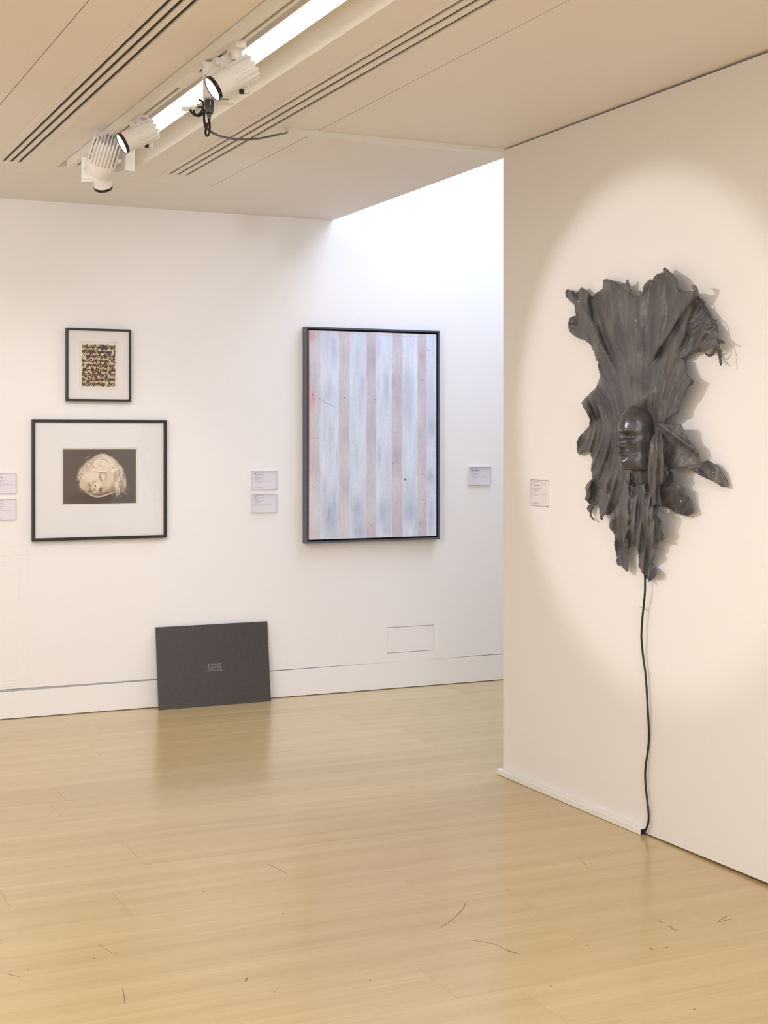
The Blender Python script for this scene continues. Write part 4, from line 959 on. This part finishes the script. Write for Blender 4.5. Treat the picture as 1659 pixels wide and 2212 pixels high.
sheet('hide_arm', ARM, d_arm, lambda Y, Z: ((Y*.9+Z*.8), (Y-Z)*.8), 2.6, .7, 2)
def d_strip(Y, Z, e, px, py):
    u_ = (px-1400)/18.0; return .070+.048*sstep(915, 965, py)-.030*sstep(980, 1090, py)+.006*math.sin(px*.45+1+.01*py)+.012*math.exp(-e/3.5)*-1+.003*fbm(Y*30, Z*20, 7)
sheet('hide_strip', STRIP, d_strip, lambda Y, Z: (Y*1.8, Z), 2.0, .5, 3)
def d_lower(Y, Z, e, px, py):
    return .068-.042*sstep(1120, 1240, py)+.009*math.sin((px-(py-1050)*.18)*.20+.5)+.005*math.sin((px+(py-1050)*.1)*.43)+.004*fbm(Y*14, Z*8, 8)+.0015*fbm(Y*50, Z*40, 8)+.006*math.sin(py*.14+px*.1)*math.exp(-e/7)
sheet('hide_tail', LOWER, d_lower, lambda Y, Z: (Y*1.6, Z), 2.4, .8, 4)
def d_ll(Y, Z, e, px, py):
    return .055-.025*sstep(1100, 1220, py)+.010*math.sin((px-(py-1050)*.05)*.19+2.6)+.004*fbm(Y*14, Z*8, 9)+.006*math.sin(py*.13)*math.exp(-e/7)
sheet('hide_tail', LEFTLOW, d_ll, lambda Y, Z: (Y*1.6, Z), 2.4, .8, 5)
sheet('hide_cuff', CUFF, lambda Y, Z, e, px, py: .10+.012*math.sin(px*.3)-.01*math.exp(-e/3), lambda Y, Z: (Y*1.6, Z), 1.6, .4, 6)

for pth in ([(1549, 733), (1552, 741), (1554, 752), (1557.5, 764), (1556, 774), (1558.5, 784), (1556.5, 789)], [(1524, 763), (1530, 768), (1539, 767), (1545, 757), (1546, 750), (1543, 745)], [(1550, 736), (1556, 738), (1562, 739), (1565, 742)], [(1545, 700), (1548, 715), (1550, 730), (1548, 742)], [(1507, 640), (1514, 652), (1519, 668), (1528, 680), (1538, 692), (1545, 701)]):
    dd = .045 if pth[0][0] < 1510 or pth[0][0] == 1545 else .055
    MB().tube(spline([on(x, y, 0, XR-dd) for x, y in pth], 5), [.0032]*(5*(len(pth)-1))+[.0015], 8).build('leather_lace', M_FACE, sc, smooth=True)
# the face: a formed head surface looking straight out from the wall
tab = [(1.416, .020, .040), (1.419, .055, .060), (1.426, .082, .066), (1.437, .093, .069), (1.452, .098, .070), (1.468, .098, .071), (1.487, .098, .069), (1.505, .098, .072), (1.53, .098, .0745), (1.552, .097, .076), (1.575, .103, .0765), (1.60, .101, .075), (1.625, .093, .070), (1.645, .080, .061), (1.66, .062, .049), (1.672, .036, .034), (1.678, .008, .012)]
tz_, tb_, ta_ = zip(*tab)
def cub(x, xs_, ys_):
    i = max(0, min(len(xs_)-2, np.searchsorted(xs_, x)-1)); h = xs_[i+1]-xs_[i]; t = (x-xs_[i])/h
    def sl2(k):
        if k <= 0 or k >= len(xs_)-1: return 0 if k <= 0 else (ys_[-1]-ys_[-2])/(xs_[-1]-xs_[-2])
        return (ys_[k+1]-ys_[k-1])/(xs_[k+1]-xs_[k-1])
    m0, m1 = sl2(i)*h, sl2(i+1)*h
    return (2*t**3-3*t*t+1)*ys_[i]+(t**3-2*t*t+t)*m0+(-2*t**3+3*t*t)*ys_[i+1]+(t**3-t*t)*m1
S0, Y0 = .040, 4.722
def gs(v, c, s_): return math.exp(-((v-c)/s_)**2)
def feat(l, z):
    f = 0; al = abs(l)
    # nose
    prof = np.interp(z, [1.5030, 1.5070, 1.512, 1.518, 1.530, 1.545, 1.556, 1.568, 1.590], [0, .011, .0255, .0280, .0240, .0165, .0115, .0065, 0])
    wdt = np.interp(z, [1.505, 1.518, 1.54, 1.57], [.0125, .0115, .0085, .0085])
    f += prof*math.exp(-(al/wdt)**2.2)
    f += .0085*gs(al, .0135, .0055)*gs(z, 1.514, .0065)
    # brow, sockets, lids
    f += .0040*gs(z, 1.571, .010)*gs(al, .026, .026)
    f -= .0150*gs(al, .029, .0155)*gs(z, 1.551, .0110)
    f += .0058*gs(al, .031, .0115)*gs(z, 1.5495, .0065)
    f -= .0022*gs(al, .031, .014)*gs(z, 1.5445, .0016)
    f -= .0050*gs(al, .0145, .006)*gs(z, 1.553, .008)
    # cheekbones and cheek hollow
    f += .0078*gs(al, .047, .016)*gs(z, 1.532, .012)
    f -= .0035*gs(al, .046, .014)*gs(z, 1.490, .018)
    f -= .0030*gs(al, .021, .006)*gs(z, 1.503, .010)
    # lips and chin
    f += .0060*gs(z, 1.490, .014)*gs(al, 0, .024); wl = max(.2, 1-(al/.026)**2) if al < .026 else 0; f += .0090*gs(z, 1.4945+.002*(al/.02)**2*-1, .0050)*gs(al, 0, .017); f += .0095*gs(z, 1.4815+.0015*(al/.015)**2, .0050)*gs(al, 0, .0145)
    f -= .0105*gs(z, 1.4882-.0015*(al/.02)**2, .0019)*gs(al, 0, .019); f -= .0012*gs(al, 0, .003)*gs(z, 1.502, .005)
    f -= .0050*gs(z, 1.4715, .0055)*gs(al, 0, .020); f += .0060*gs(z, 1.452, .010)*gs(al, 0, .017)
    return f
NT, NZ = 150, 190
vs = []; fs = []
for i in range(NZ+1):
    z = 1.416+(1.678-1.416)*i/NZ; a_, b_ = cub(z, tz_, ta_), cub(z, tz_, tb_)
    for k in range(NT+1):
        u_ = -1+2*k/NT; th_ = math.radians(118)*(.78*u_+.22*u_**3); c_, s_2 = math.cos(th_), math.sin(th_)
        fw_ = b_*(abs(c_)**.88)*(1 if c_ > 0 else -1); l = a_*(abs(s_2)**.96)*(1 if s_2 > 0 else -1)
        fr_ = max(0, c_)**.35 if c_ > 0 else 0
        s_ = S0+fw_+feat(l, z)*fr_
        # scar on the near cheek
        if l < 0:
            q = (-l-.040)/.022
            if 0 < q < 1: s_ -= .0022*gs(z, 1.541-.016*math.sin(q*1.4), .0014)*min(1, q*6)
        s_ += .0006*noise.noise(Vector((l*60, z*60, 3)))
        vs.append(Vector((XR-s_, Y0+l, z)))
for i in range(NZ):
    for k in range(NT): q = i*(NT+1)+k; fs.append((q, q+1, q+NT+2, q+NT+1))
face_o = MB().add(vs, fs).build('face', M_FACE, sc, smooth=True, fix=False)
# neck
nk = []; NN = 40
prof = [(1.440, .060, .050, .018), (1.425, .058, .047, .020), (1.41, .054, .044, .022), (1.39, .052, .042, .020), (1.37, .053, .043, .014), (1.352, .056, .045, .006), (1.34, .058, .047, .0)]
vs = []; fs = []
for z, ra, rb, fw_ in prof:
    for k in range(NN+1):
        a_ = math.radians(115)*(-1+2*k/NN); vs.append(Vector((XR-(.002+fw_+rb*math.cos(a_)), 4.708+ra*.92*math.sin(a_), z)))
for i in range(len(prof)-1):
    for k in range(NN): q = i*(NN+1)+k; fs.append((q, q+1, q+NN+2, q+NN+1))
MB().add(vs, fs).build('neck', M_FACE, sc, smooth=True, fix=False)
# jewelled eye
ez = 1.5545; el = -.028
eb = cub(ez, tz_, tb_); ea = cub(ez, tz_, ta_); es = S0+eb*(max(0, 1-(el/ea)**2)**.5)**.88+feat(el, ez)
ep = Vector((XR-es-.001, Y0+el, ez))
vs = [ep+Vector((-.0035, -.001, 0)), ep+Vector((.002, 0, 0))]; fs = []
for k in range(12):
    a_ = math.pi*k/6; rr_ = .0062 if k % 2 == 0 else .0036; vs.append(ep+Vector((0, rr_*math.cos(a_), rr_*math.sin(a_))))
for k in range(12): n_ = (k+1) % 12; fs += [(0, 2+k, 2+n_), (1, 2+n_, 2+k)]
MB().add(vs, fs).build('red_jewel', M_RED, sc)
# pins
bpy.context.view_layer.update(); dg = bpy.context.evaluated_depsgraph_get()
hides = [o for o in sc.children if o.type == 'MESH']
for px, py in ((1249, 651), (1325, 620), (1374, 692), (1441.5, 594), (1506, 652.5), (1269, 945.5), (1296, 1060), (1541, 1020), (1471, 1082.5), (1393.5, 1064.5), (1335, 1206), (1296, 1059)):
    d = ray(px, py).normalized(); best = None
    for o in hides:
        if not o.name.startswith('hide'): continue
        ok, loc, nn, _ = o.ray_cast(EYEP-Vector(sc.location), d)
        if ok and (best is None or loc.length < 99 and (loc+Vector(sc.location)-EYEP).length < (best-EYEP).length): best = loc+Vector(sc.location)
    if best is None: continue
    b = MB(); q = best-d*.001; R_ = .0027
    b.lathe([(R_*math.sin(math.pi*k/6), -R_*math.cos(math.pi*k/6)) for k in range(7)], Matrix.Translation(q), 10).build('pin', M_SILVER, sc, smooth=True)
# cord hanging down the wall
cord = thing('power_cable', 'black cord hanging from the leather sculpture down the partition to the floor', 'cable', on(1392, 1500, 0, XR-.01))
k2 = 3.57
pts = [(404, 150), (405, 180), (404, 280), (393, 400), (381, 520), (377, 640), (390, 780), (409, 920), (419, 1060), (427, 1200), (435, 1360), (430, 1480), (413, 1600), (406, 1700), (414, 1820), (430, 1960), (433, 2030), (425, 2080), (410, 2115), (399, 2140)]
cp = [on(1280+x/k2, 1200+y/k2, 0, XR-(.030 if i < 3 else .024 if i < 6 else .016 if i < 8 else .008 if i in (10, 11) else .014)) for i, (x, y) in enumerate(pts)]
MB().tube(spline(cp, 8), .0042, 10).build('cord', M_BLACK, cord, smooth=True)
q = on(1391, 1311.5, 0, XR-.012)
MB().box(-.018, .001, -.006, .006, -.001, .001, Matrix.Translation(q)).build('wire_clip', M_SILVER, cord)
# trunking at the foot of the partition
ft = thing('floor_trunking', 'off-white cable trunking along the foot of the partition', 'trunking', (XR-.012, 5.3, 0))
b = MB()
b.box(XR-.027, XR-.0005, 4.765, 5.905, .001, .026); b.build('cover', M_TRUNK, ft, bevel=.002)
MB().box(XR-.024, XR-.003, 4.7635, 4.7648, .003, .023).build('end_hollow_shade', M_DARK, ft)  # flat dark plate stands in for the shaded hollow of the trunking
# scratches and marks on the floor, a fraction of a millimetre thick
b = MB()
def scratch(pts_, w=.0016):
    P_ = spline([(*on(x, y, 2, 0)[:2], 0) for x, y in pts_], 4) if len(pts_) > 2 else [Vector((*on(x, y, 2, 0)[:2], 0)) for x, y in pts_]
    for a, c in zip(P_[:-1], P_[1:]):
        d = (c-a).normalized(); nn = Vector((-d.y, d.x, 0))*w/2; z = Vector((0, 0, .0002)); b.add([a-nn+z, c-nn+z, c+nn+z, a+nn+z], [(0, 1, 2, 3)])
scratch([(1006, 1950), (998, 1966), (975, 1988), (950, 2005)], .0022)
scratch([(1010, 2030), (1040, 2034), (1070, 2040), (1090, 2050), (1118, 2060)], .0016); scratch([(1095, 2053), (1120, 2060)], .003)
scratch([(1580, 1985), (1552, 1991), (1570, 1978)], .0022); scratch([(1420, 1988), (1430, 1993)], .003); scratch([(1445, 2000), (1460, 2010)], .003)
scratch([(213, 2040), (230, 2051), (250, 2062)], .0014); scratch([(264, 2135), (268, 2150), (269, 2168)], .002); scratch([(530, 2120), (534, 2112)], .004)
scratch([(1257, 1862), (1268, 1869)], .002); scratch([(1403, 2048), (1412, 2051)], .0035); scratch([(1431, 2048), (1443, 2045)], .002)
scratch([(15, 2104), (42, 2110)], .002); scratch([(580, 1867), (622, 1888)], .0014); scratch([(587, 1628), (628, 1621)], .0018)
for x, y in ((335, 1836), (592, 2143), (3, 2032), (313, 1889), (440, 1926), (612, 1973), (203, 2070), (60, 2095), (640, 1770), (800, 2118), (1315, 1848), (1268, 2042), (1500, 2180), (1190, 2130)): scratch([(x-2.5, y+.5), (x+2.5, y-.5)], .0035)
sm = b.build('scuff', M_SCUFF, fl, fix=False)
